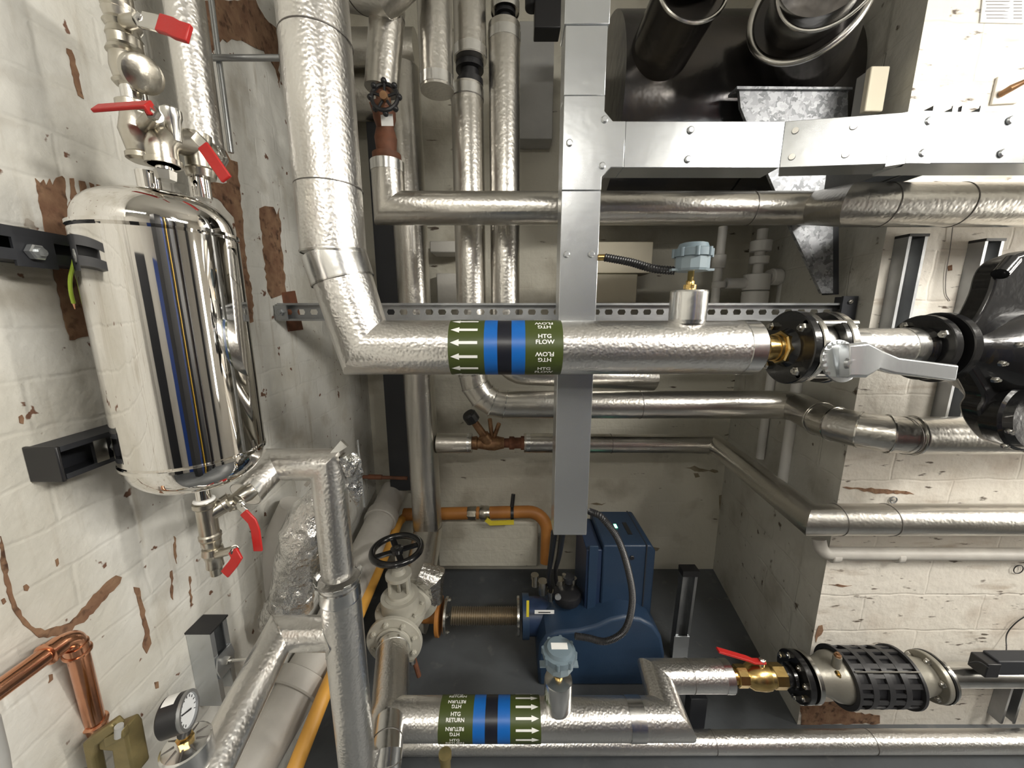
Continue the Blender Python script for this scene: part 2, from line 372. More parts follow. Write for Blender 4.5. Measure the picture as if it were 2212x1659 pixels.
# bare brick patches and chips on the left wall
PATCH = [
 [(75,385),(86,396),(93,388),(99,402),(106,386),(113,402),(121,384),(133,380),(138,385),(144,432),(150,500),(150,560),(196,722),(150,735),(112,578),(92,470)],
 [(150,385),(158,385),(166,432),(154,435)],[(170,390),(182,392),(188,424),(176,428)],[(192,394),(201,398),(205,418),(197,422)],[(208,398),(219,401),(221,410),(211,415)],
 [(560,450),(572,445),(590,447),(598,465),(603,449),(606,520),(612,572),(618,632),(600,640),(586,645),(578,630),(570,560)],
 [(472,300),(486,325),(497,345),(512,350),(520,430),(528,540),(545,640),(547,695),(534,700),(520,560),(505,470),(470,430),(430,420),(440,395),(490,395),(484,340)],
 [(436,0),(552,0),(566,28),(580,48),(596,60),(600,110),(604,190),(595,150),(570,110),(552,104),(530,92),(500,84),(490,92),(480,84),(460,110),(452,120)],
 [(0,1158),(8,1190),(18,1250),(32,1300),(46,1330),(66,1352),(96,1362),(150,1345),(190,1300),(222,1265),(250,1243),(262,1247),(258,1260),(235,1282),(205,1318),(180,1345),(160,1352),(150,1372),(84,1378),(50,1350),(26,1315),(10,1262),(0,1210)],
 [(288,1268),(300,1270),(306,1300),(318,1350),(322,1372),(326,1390),(316,1412),(308,1398),(313,1370),(300,1310)],
 [(143,104),(153,108),(166,150),(176,200),(180,214),(168,206),(155,160)],
 [(40,900),(46,896),(50,903),(49,916),(42,914)],[(119,1210),(124,1206),(126,1218),(122,1224)],[(50,1266),(56,1262),(62,1268),(58,1277),(52,1276)],
 [(2,1296),(8,1292),(12,1300),(6,1306)],[(375,1158),(379,1162),(381,1218),(377,1205)],[(367,1235),(371,1232),(373,1296),(369,1290)],[(408,1245),(411,1245),(414,1310),(410,1300)],
 [(333,1474),(341,1472),(342,1486),(336,1488)],[(105,1458),(112,1456),(113,1468),(104,1476)],[(583,1148),(596,1138),(598,1158),(588,1170)],[(296,1572),(301,1568),(302,1580),(297,1584)],
]
def jag(poly, amp=2.2, seg=9):
    out = []
    for i in range(len(poly)):
        a, b = poly[i], poly[(i+1) % len(poly)]; L = math.hypot(b[0]-a[0], b[1]-a[1]); n = max(1, int(L/seg))
        k = min(amp, L*.25)
        for j in range(n):
            f = j/n; out.append((a[0]+(b[0]-a[0])*f+(random.uniform(-k, k) if j else 0), a[1]+(b[1]-a[1])*f+(random.uniform(-k, k) if j else 0)))
    return out
for poly in PATCH:
    poly = jag(poly)
    q = [LW(x, y, .0005) for x, y in poly]; MB().prism(q, (.0014, .0001, 0)).build('bare_patch', 'brick', wall_left, smooth=False)
for poly in [[(1728,1525),(1800,1515),(1850,1540),(1900,1545),(1900,1562),(1730,1566)],[(1768,1352),(1776,1350),(1778,1362),(1766,1376),(1762,1388),(1764,1362)],
             [(1820,1052),(1900,1056),(1965,1063),(1975,1068),(1900,1066)],[(1790,1262),(1840,1264),(1820,1268)],[(2050,692),(2060,690),(2056,700)],[(1986,776),(1994,774),(1993,786),(1987,784)],
             [(2046,575),(2056,572),(2056,584),(2048,585)]]:
    MB().prism([P(x, y, PYF-.0005) for x, y in jag(poly)], (0, -.0014, 0)).build('bare_patch', 'brick', wall_pier, smooth=False)
for poly in [[(1480,1010),(1500,1006),(1512,1012),(1550,1016),(1552,1020),(1500,1018)],[(1498,1022),(1508,1022),(1512,1030),(1502,1032)],[(1345,1188),(1370,1186),(1400,1180),(1425,1184),(1420,1190),(1380,1194)],[(1553,1070),(1562,1068),(1566,1090),(1560,1120),(1554,1098)],[(1556,1160),(1562,1150),(1566,1200),(1558,1226),(1548,1226)],[(1275,1088),(1310,1086),(1300,1091)]]:
    MB().prism([P(x, y, FY-.0005) for x, y in jag(poly)], (0, -.001, 0)).build('damp_mark', 'stain', wall_back, smooth=False)
# low pale plinth and ledge against the back wall
struct(MB().bbox((xof(945, 1180, 2.0), 2.0, zof(1225, 2.0)), (xof(1162, 1180, 2.0), FY-.001, zof(1128, 2.0))).build('trim_20', 'wall_b', origin=(0, 0, 0), bevel=.01))
struct(MB().bbox((xof(930, 540, 2.0), 1.98, zof(545, 1.98)), (xof(1010, 540, 2.0), FY-.001, zof(520, 1.98))).bbox((xof(940, 600, 2.0), 2.03, zof(660, 2.03)), (xof(1000, 600, 2.0), FY-.001, zof(590, 2.03))).build('trim_21', 'wall_plain', origin=(0, 0, 0), bevel=.006))

# ================================================================ DARK FLUES, UPPER RIGHT
zc = zof(265, 1.74)
t = thing('flue_duct', 'large dark round flue duct running behind the galvanised trunking', 'flue', (xof(1320, 260, 1.74), 1.74, zc))
MB().cyl((xof(1300, 260, 1.74), 1.74, zc), (1.185, 1.74, zc), .34, 64).build('duct_shell', 'dflue', t)
band(t, (xof(1560, 260, 1.74), 1.74, zc), (1, 0, 0), .34, .012, 'dflue', 'joint_ring', .006)
t = thing('flue_pipe', 'dark flue pipe with bright rim beside the vertical trunking top', 'flue', P(1370, 200, 1.5))
a, b = P(1372, 215, 1.62), P(1497, -28, 1.22)
MB().sweep([a, b], .098, 48).build('flue_body', 'dflue', t)
MB().torus(b, b-a, .10, .006, 48, 10).build('rim', 'steel', t)
MB().sweep([b+V((0, 0, .0)), P(1520, -160, 1.15)], .088, 40).build('upper_section', 'dflue', t)
t = thing('flue_pipe', 'wider dark flue pipe with broad bright steel ring, top right', 'flue', P(1720, 180, 1.5))
a, b = P(1720, 190, 1.58), P(1745, 15, 1.26)
MB().sweep([a, b], .145, 56).build('flue_body', 'dflue', t)
MB().torus(b, b-a, .142, .011, 56, 12).build('rim', 'steel', t)
c = P(1800, -95, 1.02)
MB().sweep([b-(c-b).normalized()*.03, c], .105, 48).build('upper_section', 'dflue', t)
MB().torus(P(1797, -62, 1.05), c-b, .107, .005, 48, 10).build('upper_rim', 'steel', t)

# galvanised gusset bracket
t = thing('gusset_bracket', 'spangled galvanised triangular bracket below the dark flues', 'bracket', P(1775, 630, 1.36))
Y = 1.345
MB().prism([P(x, y, Y) for x, y in [(1596,192),(1832,192),(1832,262),(1800,400),(1800,634),(1775,634),(1712,500),(1650,355),(1612,262),(1600,232)]], (0, .012, 0)).build('gusset_plate', 'spangle', t, bevel=.001)
MB().prism([P(1592, 186, Y-.01), P(1842, 188, Y-.01), P(1842, 193, Y-.01), P(1592, 192, Y-.01)], (0, .05, 0)).build('top_flange', 'spangle', t)
MB().prism([P(1800, 262, Y), P(1812, 262, Y), P(1812, 636, Y), P(1800, 636, Y)], (0, .05, 0)).build('side_flange', 'dark', t)
# junction box on recess wall
t = thing('junction_box', 'small cream box mounted on the dark recess wall, upper right', 'box', P(1890, 240, 1.24))
MB().bbox((xof(1845, 200, 1.33), 1.27, zof(248, 1.27)), (xof(1890, 200, 1.27), 1.33, zof(142, 1.27))).build('housing', 'greypvc', t, bevel=.003)
MB().bbox((xof(1874, 200, 1.25), 1.25, zof(240, 1.25)), (xof(1914, 200, 1.25), 1.269, zof(142, 1.25))).build('cover', 'cream', t, bevel=.003)

# ================================================================ BACKGROUND PLUMBING
def vx(px, py, Y): return xof(px, py, Y)
def vert(px, pyref, Y, py0, py1): x = xof(px, pyref, Y); return [V((x, Y, zof(py0, Y))), V((x, Y, zof(py1, Y)))]
# two dim horizontal pipes high on the back wall
for py, lab in ((112, 'dim horizontal insulated pipe, upper of two behind the big riser'), (215, 'dim horizontal insulated pipe, lower of two behind the big riser')):
    z = zof(py, 1.97); pipe(lab, [(xof(640, py, 1.97), 1.97, z), (xof(900, py, 1.97), 1.97, z)], .085, 'alu_soft')
# plain dark upright box in the rear left corner
tag(MB().bbox((xof(806, 500, 1.98), 1.98, zof(1060, 1.98)), (xof(868, 500, 1.98), 2.12, zof(262, 1.98))).build('dark_corner_box', 'dark', bevel=.004), 'tall black vertical box in the rear left corner', 'duct')
# pipe 1 : tall drop with tee
x1 = xof(908, 800, 1.8)
t = pipe('tall insulated pipe dropping down the back wall to the gate valve', [(x1-.02, 1.8, zof(150, 1.8)), (x1, 1.8, zof(1148, 1.8)), (xof(900, 1300, 1.52), 1.52, zof(1290, 1.5))], .076, 'alu_soft', [(0, .985)])
t = pipe('short insulated branch stub left of the bronze balancing valve', [(x1+.07, 1.8, zof(957, 1.8)), (xof(1020, 957, 1.8), 1.8, zof(957, 1.8))], .051, 'alu_soft', (), [(0, .9, .012)])
# pipe 2 : vertical, segmented elbow, then right and round the pier
Y2 = 1.457; z2 = zof(874, Y2); x2 = xof(1018, 640, Y2)
zf = zof(945, 1.05)
t = pipe('insulated pipe with segmented elbows running right and around the pier', [(x2, Y2, zof(190, Y2)), (x2, Y2, z2), (xof(1712, 868, Y2), Y2, z2), (xof(1840, 945, 1.07), 1.07, zf), (2.6, 1.07, zf)], .057, 'alu_soft',
     [(1, .52), (0, .035), (3, .10)], [(0, .02, .03)], fil=[0, .13, .05, .14, 0], n=4, sharp=12)
bx = fillet([(x2, Y2, zof(190, Y2)), (x2, Y2, z2), (xof(1712, 868, Y2), Y2, z2)], .13, 4)[1:-1]
for i, q in enumerate(bx): band(t, q, (bx[min(i+1, 4)]-bx[max(i-1, 0)]), .0585, .004, 'steel', 'elbow_bead', .0025)
ff = fillet([(xof(1712, 868, Y2), Y2, z2), (xof(1840, 945, 1.07), 1.07, zf), (2.6, 1.07, zf)], .14, 4)[1:-1]
for i, q in enumerate(ff): band(t, q, (ff[min(i+1, 4)]-ff[max(i-1, 0)]), .0585, .004, 'steel', 'elbow_bead', .0025)
# pipe 3
x3 = xof(1091, 600, Y2)
pipe('insulated vertical pipe nearest the trunking, topped by black coupling', [(x3, Y2, zof(58, Y2)), (x3, Y2+.0, zof(800, Y2)), (xof(1408, 820, Y2+.16), Y2+.16, zof(818, Y2+.16))], .055, 'alu_soft', (), [(0, .03, .03)], fil=[0, .09, 0])
# short pipes above with black couplings
for (px, pr, y0, y1, r, yy, lab) in [(1091, 0, -60, 24, .047, Y2, 'short insulated pipe end above the black coupling nearest the trunking'), (1015, 60, -60, 132, .055, Y2-.02, 'insulated vertical pipe above the lower black coupling'), (941, 90, -60, 198, .053, 1.33, 'insulated pipe ending with a bright cuff, left of the black couplings')]:
    pipe(lab, vert(px, pr, yy, y0, y1), r, 'alu_soft', (), [(0, .93, .03)])
for (px, y0, y1, yy, r, lab) in [(1091, 22, 60, Y2, .034, 'black coupling joining the pipe nearest the trunking'), (1015, 128, 194, Y2, .046, 'black coupling joining the middle vertical pipe')]:
    p = vert(px, (y0+y1)/2, yy, y1, y0); L = (p[1]-p[0]).length
    tag(MB().lathe(p[0], (0, 0, 1), [(0, r*.75), (L*.1, r), (L*.3, r), (L*.32, r*.7), (L*.6, r*.7), (L*.62, r*1.05), (L*.92, r*1.05), (L, r*.75)], 28).build('pipe_coupling', 'black'), lab, 'coupling')
tag(MB().bbox((xof(1155, 30, 1.7), 1.7, zof(60, 1.7)), (xof(1212, 30, 1.7), 1.78, zof(-60, 1.7))).cyl(P(1150, 20, 1.74), P(1150, -60, 1.74), .03).build('black_casing', 'black', bevel=.004), 'black casing at the top beside the trunking', 'casing')
tag(MB().bbox((xof(1122, 150, 2.02), 2.02, zof(300, 2.02)), (xof(1196, 150, 2.02), FY-.002, zof(45, 2.02))).build('wall_panel', 'greypvc', bevel=.003), 'plain grey panel on the back wall behind the pipes', 'panel')
# valve column with black handwheel, feeding upper cross pipe
YT = 1.27; zt = zof(450, YT)
xv = xof(838, 380, YT)
t = pipe('upper insulated cross pipe with mitred left end, passing behind the trunking', [(xv, YT, zof(350, YT)), (xv, YT, zt), (xof(1755, 450, YT), YT, zt), (xof(1838, 443, 1.08), 1.08, zof(443, 1.08)), (2.6, 1.08, zof(443, 1.08))], [.0505, .0505, .0505, .056, .056], 'alu_soft',
     [(1, .85), (3, .05), (3, .17)], [(0, .12, .03)])
t = thing('globe_valve', 'rusty valve with lacy black handwheel on the upper pipe', 'valve', (xv, YT, zof(350, YT)))
z0, z1 = zof(352, YT), zof(196, YT); L = z1-z0
MB().lathe((xv, YT, z0), (0, 0, 1), [(0, .036), (L*.06, .044), (L*.12, .044), (L*.14, .030), (L*.35, .034), (L*.5, .026), (L*.62, .034), (L*.72, .034), (L*.76, .022), (L, .022)], 24).cyl((xv, YT, z0+L*.45), (xv-.003, YT-.06, z0+L*.7), .02).build('valve_body', 'rusty', t)
hc = P(831, 210, YT-.10)
MB().cyl(hc, (xv-.003, YT-.04, z0+L*.66), .008).build('stem', 'bronze', t)
hw = MB().torus(hc, (0, 1, -.2), .037, .0058, 36, 8)
for k in range(8):
    a = 2*PI*k/8; hw.ball(hc+V((math.cos(a)*.041, 0, math.sin(a)*.041)), .0085, 10)
for k in range(5):
    a = 2*PI*k/5+.3; hw.cyl(hc, hc+V((math.cos(a)*.037, 0, math.sin(a)*.037)), .004, 8)
hw.build('handwheel', 'black', t)
MB().cyl(hc+V((0, -.012, 0)), hc+V((0, .006, 0)), .011, 16).build('wheel_nut', 'bronze', t)
MB().prism([P(838, 246, YT-.085), P(848, 246, YT-.085), P(850, 272, YT-.08), P(824, 272, YT-.08), P(822, 248, YT-.085)], (0, .001, 0)).build('paper_tag', 'lwhite', t)
pipe('insulated pipe and elbow above the lacy black handwheel', [(xv-.004, YT, zof(196, YT)), (xof(838, 40, YT), YT, zof(25, YT)), P(800, -95, 1.1)], .05, 'alu_soft', [(0, .93)])
t = pipe('fat insulated elbow at the top edge right of the big riser', [P(750, -60, 1.25), P(822, -52, 1.2), P(880, -110, 1.2)], .085, 'alu_soft', [(0, .5)])

# balancing valve on branch
Yb = 1.8; zb = zof(957, Yb); xb0, xb1 = xof(1018, 957, Yb), xof(1132, 957, Yb); Lb = xb1-xb0
t = thing('balancing_valve', 'bronze balancing valve with black knob on the dim rear pipe', 'valve', (xb0, Yb, zb-.04))
MB().lathe((xb0, Yb, zb), (1, 0, 0), [(0, .034), (.03, .038), (.035, .03), (.09, .04), (.12, .042), (.15, .034), (.17, .03)], 8).build('valve_body', 'bronze', t, 50)
MB().lathe((xb0+.165, Yb, zb), (1, 0, 0), [(0, .026), (.03, .026), (.032, .036), (.055, .036), (.06, .03), (.09, .03), (.092, .038), (Lb-.165, .038)], 8).build('union_nut', 'rusty', t, 50)
p0 = V((xb0+.09, Yb-.01, zb+.01)); p1 = P(1020, 905, Yb-.05)
MB().lathe(p0, p1-p0, [(0, .030), (.05, .028), (.055, .02), ((p1-p0).length, .018)], 16).build('bonnet', 'bronze', t)
MB().lathe(p1-(p1-p0).normalized()*.02, p1-p0, [(0, .02), (.01, .036), (.05, .036), (.06, .028)], 12).build('knob', 'black', t, 20)
for px, py in ((1058, 905), (1078, 915)):
    q = P(px, py, Yb-.02); MB().cyl(V((xb0+.11, Yb, zb+.01)), q, .011, 10).build('test_point', 'bronze', t)
# rear pipe to the right from the valve, around the pier
zr = zof(958, 1.82); zfr = zof(1122, 1.1)
pipe('lower rear insulated pipe running along recess wall and pier', [(xb1, Yb, zb), (xof(1545, 958, 1.81), 1.81, zr), (xof(1752, 1122, 1.1), 1.1, zfr), (2.6, 1.1, zfr)], .050, 'alu_soft', [(0, .45), (2, .05), (2, .155)], [(0, .02, .02)])
# white drain pipes and fittings behind the upper cross pipe
def pvc(lab, pts, r, col=(), m='pvc', fil=.03):
    t = thing('drain_pipe', lab, 'pipe', pts[0]); MB().sweep(fillet(pts, fil, 6), r, 24).build('pipe_wall', m, t)
    for p, d, rr, wd in col:
        d = V(d).normalized(); MB().lathe(V(p)-d*wd/2, d, [(0, rr*.9), (.003, rr), (wd-.003, rr), (wd, rr*.9)], 24).build('socket', m, t)
    return t
Yd = 1.78; xa = xof(1640, 560, Yd)
pvc('white plastic waste trap with compression collars behind the slotted rail', [(xa, Yd, zof(495, Yd)), (xa, Yd, zof(660, Yd))], .022,
    [((xa, Yd, zof(532, Yd)), (0, 0, 1), .044, .05), ((xa, Yd, zof(562, Yd)), (0, 0, 1), .040, .035), ((xa, Yd, zof(610, Yd)), (0, 0, 1), .056, .075), ((xa, Yd, zof(650, Yd)), (0, 0, 1), .056, .09)])
pvc('white plastic bend to the right of the waste trap', [(xa+.05, Yd, zof(598, Yd)), (xof(1700, 598, Yd), Yd, zof(598, Yd)), (xof(1700, 598, Yd), Yd, zof(672, Yd))], .032, [((xof(1674, 598, Yd), Yd, zof(598, Yd)), (1, 0, 0), .038, .04)])
pvc('thin dim white waste pipe left of the waste trap', [(xof(1555, 560, Yd), Yd, zof(490, Yd)), (xof(1553, 560, Yd), Yd, zof(665, Yd))], .019, [((xof(1553, 560, Yd), Yd, zof(565, Yd)), (0, 0, 1), .03, .06), ((xof(1553, 610, Yd), Yd, zof(615, Yd)), (0, 0, 1), .03, .03)])
pvc('dim white link pipe joining the two waste pipes', [(xof(1568, 612, Yd), Yd, zof(612, Yd)), (xa-.05, Yd, zof(612, Yd))], .024)
for i, (x0, lab) in enumerate([((1640, 820), 'left of two white drops in the dark recess corner'), ((1688, 900), 'right of two white drops in the dark recess corner')]):
    pass
pvc('slim white drop pipe, left of two on the recess wall', [(1.235, 1.72, zof(800, 1.72)), (1.235, 1.72, zof(990, 1.72))], .018)
pvc('white drop pipe, right of two on the recess wall', [(1.205, 1.52, zof(790, 1.52)), (1.205, 1.52, zof(1040, 1.52))], .020)
# cream boxes
for (x0, y0, x1_, y1, yy, lab) in [(1285, 522, 1412, 590, 1.92, 'wide cream box behind the black flexible conduit, upper of two'), (1285, 592, 1378, 655, 1.88, 'smaller cream box just above the slotted rail')]:
    tag(MB().bbox((xof(x0, y0, yy), yy, zof(y1, yy)), (xof(x1_, y0, yy), yy+.16, zof(y0, yy))).build('storage_box', 'cream', bevel=.004), lab, 'box')
tag(MB().bbox((xof(1285, 590, 1.8), 1.86, zof(662, 1.86)), (xof(1720, 660, 1.86), FY-.002, zof(655, 1.86))).build('wall_shelf', 'dark', bevel=.003), 'dark shelf carrying the cream boxes on the back wall', 'shelf')

# slotted rail wall to wall
Yr = 1.30; zr0, zr1 = zof(691, Yr), zof(657, Yr); xr0, xr1 = wallx(Yr)+.012, 1.165
t = thing('slotted_rail', 'long galvanised slotted channel rail spanning wall to wall', 'rail', (0, Yr, zr0))
mb = MB(); n = 44; pw = (xr1-xr0)/n; zm = (zr0+zr1)/2; hh = (zr1-zr0)
for k in range(n):
    a = xr0+k*pw; b = a+pw; ys = Yr
    o = [(a, zr0), ((a+b)/2, zr0), (b, zr0), (b, zm), (b, zr1), ((a+b)/2, zr1), (a, zr1), (a, zm)]
    sx, sz = pw*.32, hh*.17; cx = (a+b)/2
    i = [(cx-sx*.7, zm-sz), (cx, zm-sz), (cx+sx*.7, zm-sz), (cx+sx, zm), (cx+sx*.7, zm+sz), (cx, zm+sz), (cx-sx*.7, zm+sz), (cx-sx, zm)]
    vs = [(x, ys, z) for x, z in o+i]+[(x, ys+.003, z) for x, z in o+i]; fs = []
    for j in range(8):
        j2 = (j+1) % 8; fs += [(j, j2, 8+j2, 8+j), (16+j, 24+j, 24+j2, 16+j2), (8+j, 8+j2, 24+j2, 24+j)]
    mb.add(vs, fs)
mb.build('slotted_web', 'rail', t, 30)
for za, zb_ in ((zr1, zr1+.003), (zr0-.003, zr0)): MB().bbox((xr0, Yr-.022, za), (xr1, Yr+.003, zb_)).build('channel_flange', 'rail', t)
for za, zb_ in ((zr1-.004, zr1), (zr0, zr0+.004)): MB().bbox((xr0, Yr-.022, za), (xr1, Yr-.019, zb_)).build('channel_lip', 'rail', t)
t = thing('rail_bracket', 'rusty angle bracket fixing the slotted rail to the left wall', 'bracket', LW(628, 716))
MB().prism([LW(608, 632, .001), LW(634, 628, .001), LW(652, 712, .001), LW(622, 716, .001)], (.006, 0, 0)).build('back_plate', 'rusty', t)
MB().bbox((xr0-.006, Yr-.03, zof(690, Yr)), (xr0+.035, Yr-.024, zof(660, Yr))).build('angle_leg', 'rail', t)
hexbolt(t, (xr0+.015, Yr-.03, zof(675, Yr)), (0, -1, 0), .012, .008, 'rail')
t = thing('rail_bracket', 'black angle bracket fixing the slotted rail to the recess wall', 'bracket', P(1860, 700, 1.27))
MB().bbox((xr1-.045, Yr-.032, zof(700, 1.28)), (xr1+.0, Yr-.024, zof(640, 1.28))).build('angle_leg', 'dark', t)
MB().bbox((xr1-.004, Yr-.032, zof(700, 1.28)), (xr1+.005, Yr+.05, zof(640, 1.28))).build('back_plate', 'dark', t)
hexbolt(t, (xr1-.022, Yr-.032, zof(652, 1.28)), (0, -1, 0), .008, .006)

# ================================================================ GALVANISED TRUNKING
YK = .97; DP = .07; xk = xof(1230, 1100, YK); kw = .0485; cxk = xof(1243, 800, YK)
t = thing('cable_trunking', 'vertical galvanised trunking with tee branch running right', 'cable trunking', (cxk, YK, zof(1155, YK)))
z = lambda py: zof(py, YK)
def lid(a, b, name='lid', e=.0, m='galv', off=0): MB().bbox((cxk-kw-e, YK-off, z(b)), (cxk+kw+e, YK+DP, z(a))).build(name, m, t, bevel=.0015)
lid(-80, 54, 'coupler', .003, off=.003); lid(54, 206, 'lid'); lid(412, 1156, 'lid')
zh0, zh1 = z(362), z(262); xs = cxk+kw; ch = .021
xt = xof(1350, 300, YK)
poly = [(cxk-kw, z(411)), (xs, z(411)), (xs, zh0-ch), (xs+ch, zh0), (xt, zh0), (xt, zh1), (xs+ch, zh1), (xs, zh1+ch), (xs, z(207)), (cxk-kw, z(207))]
MB().prism([V((a, YK-.0012, b)) for a, b in poly], (0, DP+.001, 0)).build('tee_piece', 'galv', t, bevel=.0015)
for px, py in ((1306, 258), (1230, 309), (1301, 358), (1224, 549), (1278, 549)):
    q = P(px, py, YK-.001); MB().lathe(q, (0, -1, 0), [(0, .0082), (.002, .0082), (.004, .0055), (.004, .001)], 20).build('screw', 'galv', t)
xe = xof(1690, 312, YK); q0 = V((xt+.0006, YK, zh0)); YR = .85; xr_ = xof(1962, 300, YR); zR0, zR1 = zof(353, YR), zof(241, YR)
t = thing('cable_trunking', 'horizontal galvanised trunking with dark angled section to the right', 'cable trunking', (xt, YK, zh0))
MB().bbox((xt+.0006, YK, zh0), (xe, YK+DP, zh1)).build('lid', 'galv', t, bevel=.0012)
dn = V((YR-YK, -(xr_-xe), 0)).normalized(); dn = -dn if dn.y > 0 else dn
MB().prism([V((xe, YK, zh0)), V((xr_, YR, zR0)), V((xr_, YR, zR1)), V((xe, YK, zh1))], -dn*DP).build('angled_section', 'galv', t, bevel=.0012)
MB().bbox((xr_, YR-.002, zR0-.001), (xr_+.055, YR+DP, zR1+.001)).build('coupler', 'galv', t, bevel=.0012)
MB().bbox((xr_+.0555, YR, zR0), (2.5, YR+DP, zR1)).build('lid', 'galv', t, bevel=.0012)
MB().prism([V((xr_, YR-.0022, zR0-.001)), V((xr_, YR-.0022, zR1+.001)), V((xr_, YR-.0022, zR1+.001))-V((xr_-xe, YR-YK, 0)).normalized()*.03, V((xr_, YR-.0022, zR0-.001))-V((xr_-xe, YR-YK, 0)).normalized()*.03], -dn*.02).build('coupler', 'galv', t)
for px, py, yy in ((1492, 281, YK), (1486, 344, YK), (2005, 262, YR), (1992, 331, YR), (2182, 260, YR), (2164, 331, YR)):
    q = P(px, py, yy-.001); MB().lathe(q, (0, -1, 0), [(0, .0082), (.002, .0082), (.004, .0055), (.004, .001)], 20).build('screw', 'galv', t)
for f, py in ((.1, 285), (.1, 345), (.58, 272), (.55, 338)):
    q = V((xe, YK, 0)).lerp(V((xr_, YR, 0)), f); q.z = (zh0+(zR0-zh0)*f)+(zh1-zh0)*(.78 if py < 300 else .22); MB().lathe(q+dn*.0005, dn, [(0, .0075), (.003, .0065), (.003, .001)], 20).build('screw', 'steel', t)
# brackets behind the trunking on pier
for (x0, x1_, lab) in [(1988, 2040, 'dark strut stub behind the right trunking, left of pair'), (2048, 2098, 'dark strut stub behind the right trunking, right of pair')]:
    yy = .93; xa_, xb_ = xof(x0, 380, yy), xof(x1_, 380, yy); z0_, z1_ = 2.006, zof(228, yy)
    tag(MB().bbox((xa_, yy, z0_), (xa_+.003, PYF-.001, z1_)).bbox((xb_-.003, yy, z0_), (xb_, PYF-.001, z1_)).bbox((xa_, yy+.04, z0_), (xb_, yy+.043, z1_)).bbox((xa_, yy+.003, z0_), (xa_+.012, yy, z1_)).bbox((xb_-.012, yy+.003, z0_), (xb_, yy, z1_)).build('strut_bracket', 'rail'), lab, 'bracket')
for (pxt, pxb, pyt, pyb, lab, g) in [(1985, 1958, 505, 700, 'galvanised strut on the pier wall left of the black pump', None), (2150, 2110, 515, 880, 'galvanised strut on the pier wall behind the black pump', None)]:
    yy = PYF-.042; xx = xof(pxt, pyt, yy)
    t = thing('wall_strut', lab, 'strut channel', (xx, yy, zof(pyb, yy)))
    extr(CH(.058, .042), (xx, PYF-.001, zof(pyb+30, yy)), (xx, PYF-.001, zof(pyt+4, yy)), (1, 0, 0), (0, -1, 0)).build('channel', 'rail', t)
    MB().bbox((xx-.03, yy-.004, zof(pyt+6, yy)), (xx+.03, PYF-.001, zof(pyt, yy))).build('end_cap', 'black', t)

# ================================================================ BIG RISER + HEATING FLOW PIPE
YF = .89; RF = .0645; zF = zof(751, YF)
xr = xof(722, 530, YF)
tR = thing('insulated_pipe', 'thick textured riser pipe bending into the heating flow pipe', 'pipe', (xr, YF, zF))
top = V((xof(722, 530, YF), YF, 3.2)); k1 = V((xof(722, 545, YF), YF, zof(548, YF))); k2 = V((xof(790, 755, YF), YF, zF))
MB().sweep([top, k1], .070, 56).build('cladding', 'alu', tR)
MB().sweep([k1+V((0, 0, .002)), k2, V((xof(1646, 751, YF-.055), YF, zF))], [.0672, .0655, RF], 56).build('lower_cladding', 'alu', tR, 25)
dd = (k2-k1).normalized()
MB().sweep([k1, k1+dd*.062], .0702, 56).build('smooth_collar', 'alu_plain', tR)
band(tR, k1, (0, 0, 1), .0702, .004, 'steel', 'bead', .002); band(tR, k1+dd*.062, dd, .069, .003, 'steel', 'bead', .002)
for py in (92, 408): band(tR, (xr, YF, zof(py, YF)), (0, 0, 1), .070, .0022)
xm = xof(842, 751, YF)
xe2 = xof(1658, 740, YF)
band(tR, (xof(1640, 751, YF-.055), YF, zF), (1, 0, 0), RF, .034, 'alu_plain', 'end_cuff', .002)

